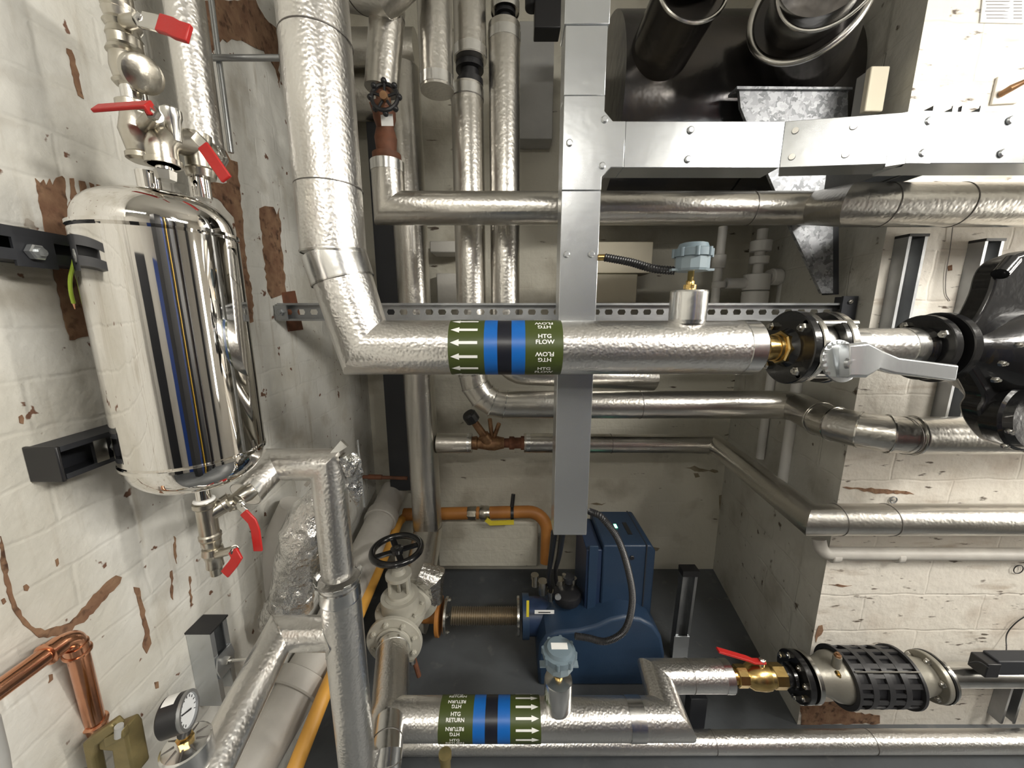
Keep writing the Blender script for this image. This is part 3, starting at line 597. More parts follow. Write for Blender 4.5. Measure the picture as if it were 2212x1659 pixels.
def on_pipe(x, phi, R, Yc, Zc): return V((x, Yc-R*math.cos(phi), Zc+R*math.sin(phi)))
_tc = {}
def text2d(s):
    if s in _tc: return _tc[s]
    c = bpy.data.curves.new('t', 'FONT'); c.body = s; c.size = 1; c.align_x = 'CENTER'; c.align_y = 'CENTER'; c.offset = .022; c.resolution_u = 3
    o = bpy.data.objects.new('t', c); COL.objects.link(o); bpy.context.view_layer.update()
    me = o.evaluated_get(bpy.context.evaluated_depsgraph_get()).to_mesh()
    r = ([(v.co.x, v.co.y) for v in me.vertices], [tuple(p.vertices) for p in me.polygons])
    bpy.data.objects.remove(o); bpy.data.curves.remove(c); _tc[s] = r; return r
def wrap_label(label, x0, x1, spans, words, xtxt, arrow, Yc, Zc, R, phi0, dphi, rows, size, arows, adphi, aphi0):
    t = thing('pipe_label', label, 'label', (x0, Yc, Zc))
    R1 = R+.0012
    for a, b, m, nm in spans:
        MB().lathe((a, Yc, Zc), (1, 0, 0), [(0, R1), (b-a, R1)], 64, close=False).build(nm, m, t)
    for k in rows:
        ph = phi0+dphi*k; inv = k % 2; mb = MB()
        for li, word in enumerate(words):
            vs, fs = text2d(word); off = (.5-li)*size*1.0
            out = []
            for (a, b) in vs:
                a, b = a*size*1.12, b*size+off
                if inv: a, b = -a, -b
                out.append(on_pipe(xtxt+a, ph+b/R1, R1+.0008, Yc, Zc))
            mb.add(out, fs)
        mb.build('lettering', 'lwhite', t, smooth=False)
    ax0, ax1 = arrow; sg = 1 if ax1 > ax0 else -1; L = abs(ax1-ax0); h = .0078
    A = [(0, -h*.42), (L*.68, -h*.42), (L*.68, -h), (L, 0), (L*.68, h), (L*.68, h*.42), (0, h*.42)]
    for k in arows:
        ph = aphi0+adphi*k; vs = []
        mid = L*.68
        q = [(0, -h*.42), (mid, -h*.42), (mid, h*.42), (0, h*.42), (mid, -h), (L, 0), (mid, h), (mid, 0), (0, 0)]
        vs = [on_pipe(ax0+sg*a, ph+b/R1, R1+.0009, Yc, Zc) for a, b in q]
        MB().add(vs, [(0, 1, 7, 8), (8, 7, 2, 3), (4, 5, 7), (7, 5, 6)]).build('arrow', 'lwhite', t, smooth=False)
    return t
X = lambda px: xof(px, 751, YF-RF)
wrap_label('green and blue HTG FLOW label band on the upper pipe', X(967), X(1217),
    [(X(967), X(1045), 'lgreen', 'green_band'), (X(1045), X(1074), 'lblue', 'blue_band'), (X(1074), X(1105), 'lblack', 'black_band'), (X(1105), X(1135), 'lblue', 'blue_band'), (X(1135), X(1217), 'lgreen', 'green_band')],
    ('HTG', 'FLOW'), X(1177), (X(1031), X(972)), YF, zF, RF, math.radians(22), math.radians(-35), range(-4, 7), .0135, range(-5, 9), math.radians(-27.7), math.radians(15))

# temperature sensors
def sensor(label, base, hr, up, boss_r, boss_h, stem_h, head_r, head_h, lab_face=False, tilt=(0, 0, 1)):
    t = thing('temperature_sensor', label, 'sensor', base); d = V(tilt).normalized(); base = V(base)
    MB().lathe(base, d, [(0, boss_r*.92), (boss_h*.12, boss_r), (boss_h*.95, boss_r), (boss_h, boss_r*.96), (boss_h*1.06, boss_r*.35)], 26).build('foil_boss', 'alu_plain', t, 20)
    p = base+d*boss_h
    MB().lathe(p, d, [(0, .015), (stem_h*.3, .015), (stem_h*.32, .010), (stem_h*.5, .010), (stem_h*.55, .0075), (stem_h+.01, .0075)], 8).build('brass_stem', 'brass', t, 50)
    p = p+d*stem_h
    MB().lathe(p, d, [(0, head_r*.80), (head_h*.08, head_r*.86), (head_h*.55, head_r*.86), (head_h*.55, head_r*.7)], 12).build('head_body', 'head', t, 20)
    _, u, v = frame(d)
    hcap = MB().lathe(p+d*head_h*.5, d, [(0, head_r*.8), (.001, head_r*.95), (head_h*.28, head_r*.95), (head_h*.32, head_r*.78), (head_h*.48, head_r*.70), (head_h*.5, head_r*.6)], 40).build('head_cap', 'headcap', t)
    for k in range(8):
        a = 2*PI*k/8+.2; e = u*math.cos(a)+v*math.sin(a)
        MB().cyl(p+d*head_h*.49+e*head_r*.93, p+d*head_h*.80+e*head_r*.93, head_r*.11, 12).build('cap_lug', 'headcap', hcap)
    for s in (-1, 1):
        MB().box(p+V((s*head_r*.92, 0, .003)), (head_r*.4, head_r*.4, .005)).build('mounting_ear', 'head', t)
    if lab_face: MB().box(p+d*head_h*1.005, (head_r*.95, head_r*.42, .0015)).build('paper_label', 'lwhite', hcap)
    return t, p
xs1 = xof(1484, 690, YF)
bs = V((xs1, YF, zF+RF-.006))
sensor('grey round temperature sensor head on the upper heating flow pipe', bs, 0, 0, .042, .076, .044, .044, .062)
t = thing('flexible_conduit', 'short black flexible conduit from trunking to the upper sensor', 'conduit', P(1298, 556, YK+.02))
ribbed(t, 'ribbed_hose', [P(1306, 556, YK), P(1360, 566, YK-.02), P(1410, 580, YF+.03), P(1458, 585, YF+.01)], .0105)
MB().cyl(V((cxk+kw, YK+.002, zof(556, YK))), P(1308, 556, YK), .008, 16).build('gland', 'brass', t)

# ---------------- valve train right of the flow pipe
zT = zof(742, YF)
def X2(px): return xof(px, 745, YF-.035)
def X0(px): return xof(px, 745, YF-.01)
t = thing('brass_union', 'shiny brass union between flow pipe end and black flange', 'pipe fitting', (X0(1657), YF, zF))
L = X0(1716)-X0(1655)
MB().lathe((X0(1655), YF, zF), (1, 0, 0), [(0, .030), (L*.35, .030), (L*.36, .033), (L*.55, .033)], 32).build('barrel', 'brass', t)
MB().lathe((X0(1655)+L*.5, YF, zF), (1, 0, 0), [(0, .038), (.003, .041), (L*.38, .041), (L*.4, .038)], 8).build('hex_nut', 'brass', t, 25)
MB().lathe((X0(1655)+L*.88, YF, zF), (1, 0, 0), [(0, .040), (.012, .045), (.022, .040)], 32).build('gasket_collar', 'bronze', t)
t = thing('butterfly_valve', 'flanged butterfly valve with long grey lever handle', 'valve', (X2(1760), YF, zF-.09))
MB().lathe((X2(1706), YF, zF), (1, 0, 0), [(0, .036), (.015, .045), (.028, .058)], 32).build('black_hub', 'blackm', t)
flange(t, (X2(1722), YF, zF), (1, 0, 0), .088, .018, 'blackm', 4, .011, None, 'flange', PI/4, -1)
flange(t, (X2(1743), YF, zF), (1, 0, 0), .086, .014, 'steel', 0, .011)
MB().lathe((X2(1757), YF, zF), (1, 0, 0), [(0, .060), (.004, .066), (.034, .066), (.038, .060)], 32).build('valve_body', 'steel', t)
for s in (-1, 1):
    MB().cyl((X2(1722), YF-.05, zF+s*.06), (X2(1830), YF-.05, zF+s*.06), .007, 10).build('tie_bolt', 'steel', t)
flange(t, (X2(1803), YF, zF), (1, 0, 0), .086, .016, 'steel', 4, .011, None, 'flange', PI/4, 1)
MB().lathe((X2(1790), YF, zF), (1, 0, 0), [(0, .06), (.002, .084), (.012, .084), (.013, .06)], 40).build('black_gasket_ring', 'blackm', t)
# neck, notch plate, lever
hubp = P(1822, 782, YF-.135)
MB().cyl((X2(1785), YF-.04, zF-.01), hubp+V((0, .02, 0)), .018, 20).build('stem_neck', 'steel', t)
npz = MB().lathe(hubp+V((0, .012, 0)), (.15, -1, .25), [(0, .045), (.005, .045), (.006, .040)], 24); npz.build('notch_plate', 'galv', t, 20)
for k in range(9):
    a = -.6+k*.3; _, u, v = frame((.15, -1, .25)); MB().box(hubp+V((0, .006, 0))+(u*math.cos(a)+v*math.sin(a))*.041, (.006, .006, .006)).build('notch', 'galv', t)
lv = [hubp+V((-.012, -.012, .004)), hubp+V((.02, -.015, .006)), P(1895, 778, YF-.15), P(1930, 790, YF-.155), P(2058, 806, YF-.16)]
pr = [(-1, -.35), (1, -.35), (1, .35), (.85, .5), (-.85, .5), (-1, .35)]
MB().sweep(lv, [.034, .036, .019, .0165, .0165], prof=pr, side=(0, .15, 1)).build('lever', 'galv', t, 25, bevel=.0015)
MB().lathe(hubp+V((-.004, -.02, 0)), (0, -1, 0), [(0, .014), (.008, .013), (.01, .008)], 20).build('lever_cap', 'galv', t)
t = thing('pipe_sleeve', 'short bright foil pipe sleeve between butterfly valve and pump', 'pipe', (X2(1920), YF, zF-.05))
MB().cyl((X2(1838), YF, zF), (X2(2030), YF, zF), .030, 32).build('brass_pipe', 'brass', t)
MB().lathe((X2(1852), YF, zF), (1, 0, 0), [(0, .040), (.003, .047), (X2(2003)-X2(1852)-.002, .047), (X2(2003)-X2(1852), .040)], 48).build('foil_sleeve', 'alu', t)
band(t, (X2(1865), YF, zF), (1, 0, 0), .047, .03, 'alu_plain', 'end_cuff', .0012); band(t, (X2(1990), YF, zF), (1, 0, 0), .047, .028, 'alu_plain', 'end_cuff', .0012)

# ---------------- black pump at the right edge
t = thing('circulation_pump', 'large black cast iron pump at the right edge', 'pump', P(2240, 960, YF))
flange(t, (X2(2020), YF, zF), (1, 0, 0), .078, .018, 'blackm', 4, .010, (.040, .03), 'flange', .6, -1)
flange(t, (X2(2052), YF, zF), (1, 0, 0), .084, .020, 'blackm', 0, .010)
pc = P(2275, 768, YF)
MB().sweep([(X2(2055), YF, zF), (X2(2085), YF, zF), (X2(2120), YF, zF-.002), (X2(2170), YF, zF-.01), pc], [.046, .048, .062, .10, .12], 40).build('inlet_neck', 'blackm', t, 60)
MB().lathe(pc+V((0, .10, 0)), (0, -1, 0), [(0, .10), (.02, .15), (.06, .178), (.12, .182), (.16, .165), (.17, .12), (.26, .115), (.27, .10)], 56).build('volute', 'blackm', t, 40)
pl = P(2205, 905, YF-.06)
MB().lathe(pl+V((0, .05, 0)), (.1, -1, .1), [(0, .05), (.02, .075), (.055, .08), (.06, .074), (.075, .07)], 40).build('lower_boss', 'blackm', t)
MB().torus(pl+V((0, -.018, .004)), (.1, -1, .1), .058, .006, 40, 10).build('clamp_ring', 'rail', t)
for px, py, yy in ((2165, 962, YF-.09), (2145, 820, YF-.16), (2195, 745, YF-.16), (2160, 785, YF-.15), (2175, 930, YF-.1)):
    hexbolt(t, P(px, py, yy), (0, -1, 0), .006, .008)
MB().prism([q for q in curve([P(x, y, YF-.045) for x, y in [(2072,722),(2096,704),(2118,676),(2140,632),(2152,592),(2170,566),(2200,550),(2260,540),(2330,600),(2330,940),(2260,985),(2200,972),(2160,958),(2128,918),(2118,884),(2128,858),(2104,812),(2078,778)]], 4)], (0, .045, 0)).build('casting_body', 'blackm', t, 40, bevel=.014)
MB().cyl(P(2160, 592, YF-.06), P(2186, 562, YF-.05), .014, 14).build('lifting_lug', 'blackm', t)

# upper right pier items
t = thing('information_sign', 'white printed notice fixed at the top right of the pier', 'sign', P(2170, 48, PYF-.004))
YS = PYF-.004
MB().prism([P(2118, 48, YS), P(2212, 50, YS), P(2225, -60, YS), P(2130, -60, YS)], (0, .003, 0)).build('notice_board', 'lwhite', t)
for i, py in enumerate((-8, 2, 9, 16, 23, 31, 38)):
    x0 = 2128+random.random()*4; MB().prism([P(x0, py, YS-.0008), P(2160+random.random()*25, py, YS-.0008), P(2160+20, py+1.6, YS-.0008), P(x0, py+1.6, YS-.0008)], (0, .0005, 0)).build('print_line', 'pawire', t)
    MB().prism([P(2190, py, YS-.0008), P(2208, py, YS-.0008), P(2208, py+1.6, YS-.0008), P(2190, py+1.6, YS-.0008)], (0, .0005, 0)).build('print_line', 'pawire', t)
t = thing('wall_plate', 'small painted wall plate with angled rusty rod, upper right', 'bracket', P(2160, 225, PYF-.01))
MB().prism([P(2150, 168, PYF-.001), P(2200, 165, PYF-.001), P(2192, 225, PYF-.001), P(2136, 228, PYF-.001)], (0, -.007, 0)).build('plate', 'wall_p', t, bevel=.002)
MB().sweep([P(2160, 205, PYF-.01), P(2185, 190, PYF-.03), P(2230, 168, PYF-.05)], [.008, .009, .005], 12).build('rod', 'bronze', t)
t = thing('wall_conduit', 'thin hanging wire on the pier wall between the struts', 'wire', P(2045, 500, PYF-.01))
MB().sweep(curve([P(2058, 490, PYF-.006), P(2052, 540, PYF-.006), P(2044, 590, PYF-.006), P(2043, 632, PYF-.004), P(2052, 650, PYF-.003)], 6), .0011, 8).build('wire_core', 'pawire', t)
pvc('slim painted drain pipe low along the pier wall', [P(1752, 1152, PYF+.02)+V((0, -.035, 0)), P(1775, 1195, PYF-.03), (2.5, PYF-.03, zof(1200, PYF-.03))], .0215, [((xof(1800, 1200, PYF-.03), PYF-.03, zof(1200, PYF-.03)), (1, 0, 0), .0235, .03), ((xof(1937, 1200, PYF-.03), PYF-.03, zof(1200, PYF-.03)), (1, 0, 0), .0245, .025)], 'pvc_old', .05)
tag(MB().torus(P(1930, 1080, PYF-.006), (0, 1, 0), .012, .0022, 24, 8).cyl(P(1930, 1080, PYF), P(1930, 1080, PYF-.012), .003, 8).build('ring_hook', 'rail'), 'small ring hook on the pier wall above the lower rear pipe', 'hook')
t = thing('wall_cable', 'thin dark cable looping down the pier wall at right edge', 'cable', P(2180, 1420, PYF-.05))
MB().sweep(curve([P(2225, 1325, PYF-.01), P(2195, 1345, PYF-.01), P(2175, 1370, PYF-.01), P(2174, 1400, PYF-.04), P(2172, 1435, PYF-.1)], 8), .0018, 8).build('cable_jacket', 'black', t)
MB().torus(P(2200, 1230, PYF-.006), (0, 1, 0), .017, .0015, 24, 8).build('cable_loop', 'black', t)

# ================================================================ HEATING RETURN PIPE
YB = .97; RB = .059; zB = zof(1552, YB); Y3 = 1.09; R3 = .0515; z3 = zof(1460, Y3)
Xb = lambda px: xof(px, 1552, YB-RB*.6)
Xc = lambda px: xof(px, 1460, Y3-.03)
Xn = lambda px: xof(px, 1460, Y3-.06)
tB = thing('insulated_pipe', 'bright heating return pipe with offset mitred bend low down', 'pipe', (Xb(1200), YB, zB-RB))
e0 = V((xof(838, 1552, YB), YB, zB)); e1 = V((xof(1448, 1552, YB), YB, zB)); e2 = V((xof(1418, 1460, Y3), Y3, z3)); e3 = V((Xc(1582), Y3, z3))
MB().sweep([e0, e1, e2, e3], [RB, RB*.98, R3, R3], 56).build('cladding', 'alu', tB, 25)
band(tB, (Xc(1578), Y3, z3), (1, 0, 0), R3, .028, 'alu_plain', 'end_cuff', .0016)
band(tB, (xof(1370, 1552, YB), YB, zB), (1, 0, 0), RB, .05, 'alu_plain', 'tape_wrap', .001)
band(tB, (Xc(1500), Y3, z3), (1, 0, 0), R3, .0016)
Xl = lambda px: xof(px, 1552, YB-RB*.55)
wrap_label('green and blue HTG RETURN label band on the lower pipe', Xl(948), Xl(1168),
    [(Xl(948), Xl(1022), 'lgreen', 'green_band'), (Xl(1022), Xl(1048), 'lblue', 'blue_band'), (Xl(1048), Xl(1075), 'lblack', 'black_band'), (Xl(1075), Xl(1102), 'lblue', 'blue_band'), (Xl(1102), Xl(1168), 'lgreen', 'green_band')],
    ('HTG', 'RETURN'), Xl(984), (Xl(1114), Xl(1164)), YB, zB, RB, math.radians(56), math.radians(-32.5), range(-4, 7), .0138, range(-5, 9), math.radians(-27), math.radians(53))
xs2 = xof(1205, 1510, YB)
t2, ph2 = sensor('grey round temperature sensor head with paper label on the return pipe', (xs2, YB, zB+RB-.010), 0, 0, .045, .108, .052, .054, .070, True, (0, 0, 1))
t = thing('flexible_conduit', 'long black flexible conduit looping from trunking to the lower sensor', 'conduit', P(1275, 1104, YK))
ribbed(t, 'ribbed_hose', [P(1272, 1104, YK+.03), P(1300, 1118, YK), P(1335, 1165, YK), P(1358, 1235, YK), P(1366, 1300, YK), P(1350, 1360, YK), P(1310, 1385, YK), P(1270, 1378, YK), P(1242, 1374, YK)], .0105, pitch=.005)
MB().cyl(V((cxk+kw, YK+.03, zof(1104, YK+.03))), P(1276, 1104, YK+.03), .007, 16).build('gland', 'steel', t)
for (a, b, c, lab) in [(1197, 1185, 1250, 'black cable dropping from the trunking base, left of two'), (1215, 1200, 1235, 'black cable dropping from the trunking base, right of two')]:
    tag(MB().sweep(curve([P(a, 1150, YK+.04), P((a+b)/2, 1200, 1.2), P(b, c, 1.5), P(b+5, 1275, 1.58)], 6), .010, 12).build('power_cable', 'black'), lab, 'cable')
# left end: pipe turning back to the gate valve
xg = xof(855, 1390, 1.27)
t = pipe('insulated pipe linking the return pipe to the gate valve', [(xof(815, 1600, .90), .86, zB), (xof(838, 1552, YB), YB+.02, zB), (xg, 1.24, zB+.0)], .062, 'alu', (), [(1, .93, .02)])
tag(MB().lathe(V((xof(838, 1552, YB)+.02, YB-.02, zB)), (-1, .0, 0), [(0, .06), (.015, .0625), (.02, .0625), (.021, .055)], 40).build('end_collar', 'alu_plain'), 'bright mitre collar at the left end of the return pipe', 'pipe fitting')
pipe('bright foil bend below the return pipe at the bottom edge', [P(840, 1560, .93), P(835, 1625, .84), P(828, 1700, .80)], .045, 'alu_plain', [(0, .7), (1, .2)])
# gate valve
t = thing('gate_valve', 'pale cast gate valve with large black handwheel', 'valve', (xg, 1.36, zB-.12))
flange(t, (xg, 1.25, zB), (0, 1, 0), .112, .018, 'white_iron', 8, .011, None, 'flange', .3, -1, 'white_iron')
MB().ring((xg, 1.248, zB), (0, -1, 0), .063, .072, .006).build('raised_face', 'white_iron', t)
flange(t, (xg+.02, 1.47, zB), (0, 1, 0), .112, .018, 'white_iron', 0, .011)
MB().sweep([(xg, 1.26, zB), (xg, 1.32, zB), (xg+.01, 1.42, zB), (xg+.02, 1.48, zB)], [.085, .075, .075, .085], 36).build('valve_body', 'white_iron', t)
MB().lathe((xg, 1.355, zB), (0, 0, 1), [(0, .075), (.13, .078)], 36).build('bonnet_neck', 'white_iron', t)
zb1 = zof(1322, 1.355)
MB().lathe((xg, 1.355, zb1), (0, 0, 1), [(-.02, .08), (-.018, .102), (0, .104), (.001, .099), (.004, .099), (.005, .104), (.022, .104), (.026, .07), (.05, .062), (.085, .060), (.09, .048), (.10, .045)], 48).build('bonnet', 'white_iron', t)
for k in range(8):
    a = 2*PI*k/8+.2; hexbolt(t, (xg+.09*math.cos(a), 1.355+.09*math.sin(a), zb1+.024), (0, 0, 1), .009, .009, 'white_iron')
zy = zb1+.10
for s in (-1, 1): MB().box((xg+s*.038, 1.355, zy+.035), (.012, .03, .09)).build('yoke_leg', 'white_iron', t, bevel=.002)
MB().lathe((xg, 1.355, zy+.072), (0, 0, 1), [(0, .05), (.004, .053), (.018, .053), (.02, .03), (.04, .022)], 32).build('yoke_top', 'white_iron', t)
zw = zof(1187, 1.355)
MB().cyl((xg, 1.355, zy-.01), (xg, 1.355, zw+.012), .010, 16).build('stem', 'steel', t)
wm = MB().torus((xg, 1.355, zw), (0, 0, 1), .097, .0135, 56, 14)
for k in range(4):
    a = 2*PI*k/4+.5; wm.box((xg+.05*math.cos(a), 1.355+.05*math.sin(a), zw-.006), (.09, .024, .009), Matrix.Rotation(a, 3, 'Z'))
wm.lathe((xg, 1.355, zw-.014), (0, 0, 1), [(0, .026), (.02, .026), (.024, .018)], 24)
wm.build('handwheel', 'blackm', t)
tag(MB().sweep([P(905, 1238, 1.5), P(935, 1250, 1.5), P(942, 1300, 1.5)], [.05, .06, .03], 14).build('foil_offcut', 'foil', sharp=10), 'frayed foil flap beside the gate valve bonnet', 'insulation')
t = thing('drain_cock', 'small dark drain cock hanging beneath the gate valve flange', 'valve', P(905, 1465, 1.27))
MB().cyl(P(893, 1420, 1.27), P(905, 1460, 1.27), .010, 10).build('spout', 'rusty', t)
MB().cyl(P(890, 1425, 1.25), P(892, 1432, 1.25), .012, 12).build('cap', 'steel', t)

# brass ball valve and check valve train lower right
t = thing('brass_ball_valve', 'brass ball valve with red lever on the lower pipe train', 'valve', (Xc(1645), Y3, z3-.04))
x0 = Xc(1590); L = Xc(1708)-x0
MB().lathe((x0-.004, Y3, z3), (1, 0, 0), [(0, .026), (L*.14, .026)], 24).build('tail', 'brass', t)
MB().lathe((x0+L*.10, Y3, z3), (1, 0, 0), [(0, .032), (.003, .035), (L*.18, .035), (L*.2, .032)], 8).build('hex_nut', 'brass', t, 25)
MB().lathe((x0+L*.28, Y3, z3), (1, 0, 0), [(0, .030), (L*.1, .042), (L*.3, .046), (L*.4, .044), (L*.42, .036), (L*.48, .038), (L*.50, .034)], 32).build('ball_housing', 'brass', t)
MB().lathe((x0+L*.76, Y3, z3), (1, 0, 0), [(0, .038), (.003, .040), (L*.22, .040), (L*.24, .036)], 8).build('hex_end', 'brass', t, 25)
vp = V((x0+L*.56, Y3, z3)); MB().cyl(vp, vp+V((0, 0, .068)), .010, 16).build('stem', 'steel', t); hexbolt(t, vp+V((0, 0, .064)), (0, 0, 1), .011, .008)
MB().sweep([vp+V((.01, 0, .062)), vp+V((-.03, 0, .062)), vp+V((-.055, 0, .074)), P(1550, 1405, Y3)+V((0, 0, .002))], .0105, prof=[(-1, -.35), (1, -.35), (1, .35), (-1, .35)], side=(0, 1, 0)).build('lever', 'red', t, 30, bevel=.0012)
t = thing('check_valve', 'flanged valve wrapped in black perforated rubber cover', 'valve', (Xc(1900), Y3, z3-.09))
MB().lathe((Xc(1704), Y3, z3), (1, 0, 0), [(0, .030), (.004, .036), (.012, .036), (.014, .031), (.022, .031), (.024, .040), (.034, .042)], 32).build('threaded_hub', 'blackm', t)
flange(t, (Xc(1730), Y3, z3), (1, 0, 0), .081, .022, 'blackm', 8, .010, None, 'flange', .4, -1)
flange(t, (Xc(1752), Y3, z3), (1, 0, 0), .080, .016, 'steel', 0, .010)
xb = Xn(1778); xc0 = Xn(1848); xc1 = Xn(1988); xd = Xn(2056)
MB().lathe((xb, Y3, z3), (1, 0, 0), [(0, .050), ((xc0-xb)*.5, .060), ((xc0-xb)*.8, .076), (xc0-xb, .080), (xc1-xb, .080), (xc1-xb+.02, .07), (xd-xb, .052)], 44).build('valve_body', 'cast', t)
MB().cyl(V((xc0-.03, Y3-.02, z3+.06)), V((xc0-.034, Y3-.022, z3+.108)), .013, 16).build('vent_boss', 'cast', t)
hexbolt(t, V((xc0-.034, Y3-.022, z3+.106)), (0, 0, 1), .011, .01, 'bronze')
hexbolt(t, P(1808, 1452, Y3-.075), (-.3, -1, 0), .008, .012, 'brass')
Lc = xc1-xc0
cv = MB()
for i in range(5):
    xx = xc0+Lc*i/4; wd = .010 if i in (0, 4) else .019
    cv.ring((xx-wd/2, Y3, z3), (1, 0, 0), .0815, .0955 if i in (0, 4) else .0905, wd, 48)
cv.build('cover_hoops', 'rubber', t)
for k in range(20):
    a = 2*PI*k/20+.1; e = V((0, math.cos(a), math.sin(a))); c = V((xc0+Lc/2, Y3, z3))+e*.0865
    for i in range(4):
        if (i+k//2) % 2 and k % 2: continue
        MB().box((xc0+Lc*(i+.5)/4, c.y, c.z), (Lc/4, .006, .011 if k % 2 else .015), Matrix.Rotation(a, 3, 'X')).build('cover_link', 'rubber', t)
MB().lathe((xc0, Y3, z3), (1, 0, 0), [(0, .0805), (Lc, .0805)], 44, close=False).build('inner_liner', 'black', t)
MB().cyl(V((xc0+.0, Y3-.055, z3+.079)), V((xc1, Y3-.055, z3+.079)), .003, 8).build('tension_rod', 'steel', t)
flange(t, (xd-.01, Y3, z3), (1, 0, 0), .078, .018, 'cast', 6, .011, None, 'outlet_flange', .5, -1)
MB().lathe((xd+.008, Y3, z3), (1, 0, 0), [(0, .05), (.001, .080), (.008, .080), (.009, .05)], 44).build('gasket', 'blackm', t)
t = thing('steel_pipe', 'bright bare steel pipe leaving the check valve at right', 'pipe', (Xc(2090), Y3, z3))
MB().lathe((xd+.017, Y3, z3), (1, 0, 0), [(0, .074), (.014, .074), (.018, .05)], 44).build('collar', 'steel', t)
MB().cyl((xd+.03, Y3, z3+.004), (2.3, Y3, z3+.004), .038, 36).build('pipe_wall', 'steel', t)
t = thing('clamp_sensor', 'black clamp-on sensor block with cable on bright pipe', 'sensor', P(2170, 1440, Y3-.05))
yy = Y3-.055
MB().bbox((xof(2132, 1448, yy), yy, zof(1465, yy)), (xof(2162, 1448, yy), yy+.05, zof(1436, yy))).build('clip', 'black', t, bevel=.003)
MB().bbox((xof(2158, 1448, yy), yy+.004, zof(1462, yy)), (xof(2260, 1448, yy), yy+.05, zof(1432, yy))).build('sensor_block', 'dark', t, bevel=.004)
MB().sweep(curve([P(2095, 1432, yy), P(2115, 1430, yy-.01), P(2135, 1442, yy)], 8), .002, 8).build('lead', 'black', t)
t = thing('wall_strut', 'dark strut foot on the pier wall at the bottom right', 'strut channel', P(2190, 1560, PYF-.03))
xx = xof(2188, 1520, PYF-.04); extr(CH(.058, .042), (xx, PYF-.001, zof(1562, PYF-.04)), (xx, PYF-.001, zof(1478, PYF-.04)), (1, 0, 0), (0, -1, 0)).build('channel', 'rail', t)
# bottom long pipe
YL = 1.105; zL = zof(1600, YL)
pipe('long insulated pipe running close to the floor along the bottom', [(xof(862, 1615, YL), YL, zL-.012), (2.4, YL, zL)], .0365, 'alu', [(0, .42), (0, .63)])
t = thing('strainer_stub', 'rusty brown pipe stub below the HTG RETURN label', 'pipe fitting', P(962, 1655, .96))
MB().lathe(P(964, 1690, .9), (0, 0, 1), [(0, .016), (.10, .016), (.10, .02), (.115, .02)], 20).build('pipe_wall', 'old_brass', t)
# standing strut and foot
Ys = 1.53
t = thing('standing_strut', 'slim upright strut with black cap standing beside the burner', 'strut channel', P(1475, 1418, Ys))
xa_ = xof(1476, 1300, Ys)
extr(CH(.068, .04, .004, .012), (xa_-.012, Ys, zof(1416, Ys)), (xa_, Ys, zof(1232, Ys)), (1, 0, 0), (0, -1, 0)).build('channel', 'rail', t)
MB().bbox((xa_-.038, Ys-.045, zof(1232, Ys)), (xa_+.038, Ys+.003, zof(1220, Ys))).build('end_cap', 'black', t)
MB().bbox((xa_-.050, Ys-.046, zof(1418, Ys)), (xa_+.022, Ys-.041, zof(1358, Ys))).build('foot_plate', 'galv', t)
tag(MB().bbox((xof(1488, 1530, 1.2), 1.19, .003), (xof(1524, 1530, 1.2), 1.235, zof(1505, 1.2))).build('floor_bracket', 'dark', bevel=.003), 'small black bracket on the floor right of the return bend', 'bracket')

# ================================================================ GAS BURNER
t = thing('gas_burner', 'blue gas burner with control box and fan housing on the floor', 'burner', P(1300, 1480, 1.45))
y0 = 1.47; y1 = 1.76; zt_, zb_ = zof(1178, y0), zof(1345, y0)
xa0, xa1 = xof(1300, 1250, y0), xof(1412, 1250, y0)
MB().prism([V((xa0, y0, zb_)), V((xa1, y0, zb_)), V((xa1, y0, zt_-.03)), V((xa1-.02, y0, zt_)), V((xa0, y0, zt_))], (0, y1-y0, 0)).build('control_box', 'blue', t, bevel=.008)
MB().bbox((xa1-.045, y0-.004, zb_), (xa1-.040, y1, zt_+.001)).build('panel_joint', 'dark', t)
xp = xof(1266, 1250, y0)
MB().bbox((xp, y0+.01, zof(1350, y0)), (xa0-.001, y1-.02, zt_-.03)).build('side_plate', 'blue2', t, bevel=.004)
MB().bbox((xp+.01, y0, zof(1340, y0)), (xa0-.022, y0+.012, zof(1180, y0))).build('hinge_strip', 'blue', t, bevel=.002)
q = V((xof(1330, 1130, 1.62), 1.62, zt_+.001)); MB().box(q, (.012, .03, .003)).build('indicator_light', 'led', t)
MB().box((q.x+.05, 1.60, zt_+.001), (.02, .10, .003)).build('display_strip', 'black', t)
hexbolt(t, P(1365, 1204, y0), (0, -1, 0), .011, .006, 'black', 'lock_knob')
yf = 1.37; out = [(1163,1482),(1161,1430),(1166,1395),(1180,1375),(1205,1366),(1250,1362),(1290,1352),(1320,1338),(1350,1332),(1385,1338),(1412,1352),(1430,1378),(1437,1415),(1436,1450),(1430,1482)]
MB().prism([P(x, y, yf) for x, y in out], (0, .26, 0)).build('fan_housing', 'blue', t, 25, bevel=.014)
MB().bbox((xof(1170, 1490, yf), yf+.02, .004), (xof(1428, 1490, yf), yf+.22, zof(1481, yf))).build('base_plinth', 'black', t)
yb = 1.55; zbu = zof(1330, yb)
MB().sweep([(xof(1132, 1330, yb), yb, zbu), (xof(1160, 1330, yb), yb, zbu), (xof(1200, 1330, yb), yb, zbu), (xof(1262, 1330, yb), yb, zbu)], [.085, .085, .066, .07], 32).build('burner_throat', 'blue2', t)
MB().cyl((xof(1128, 1330, yb), yb, zbu), (xof(1142, 1330, yb), yb, zbu), .098, 36).build('throat_flange', 'blue', t)
q = P(1140, 1315, yb-.098); MB().box(q, (.012, .003, .085)).build('yellow_sticker', 'yellow', t)
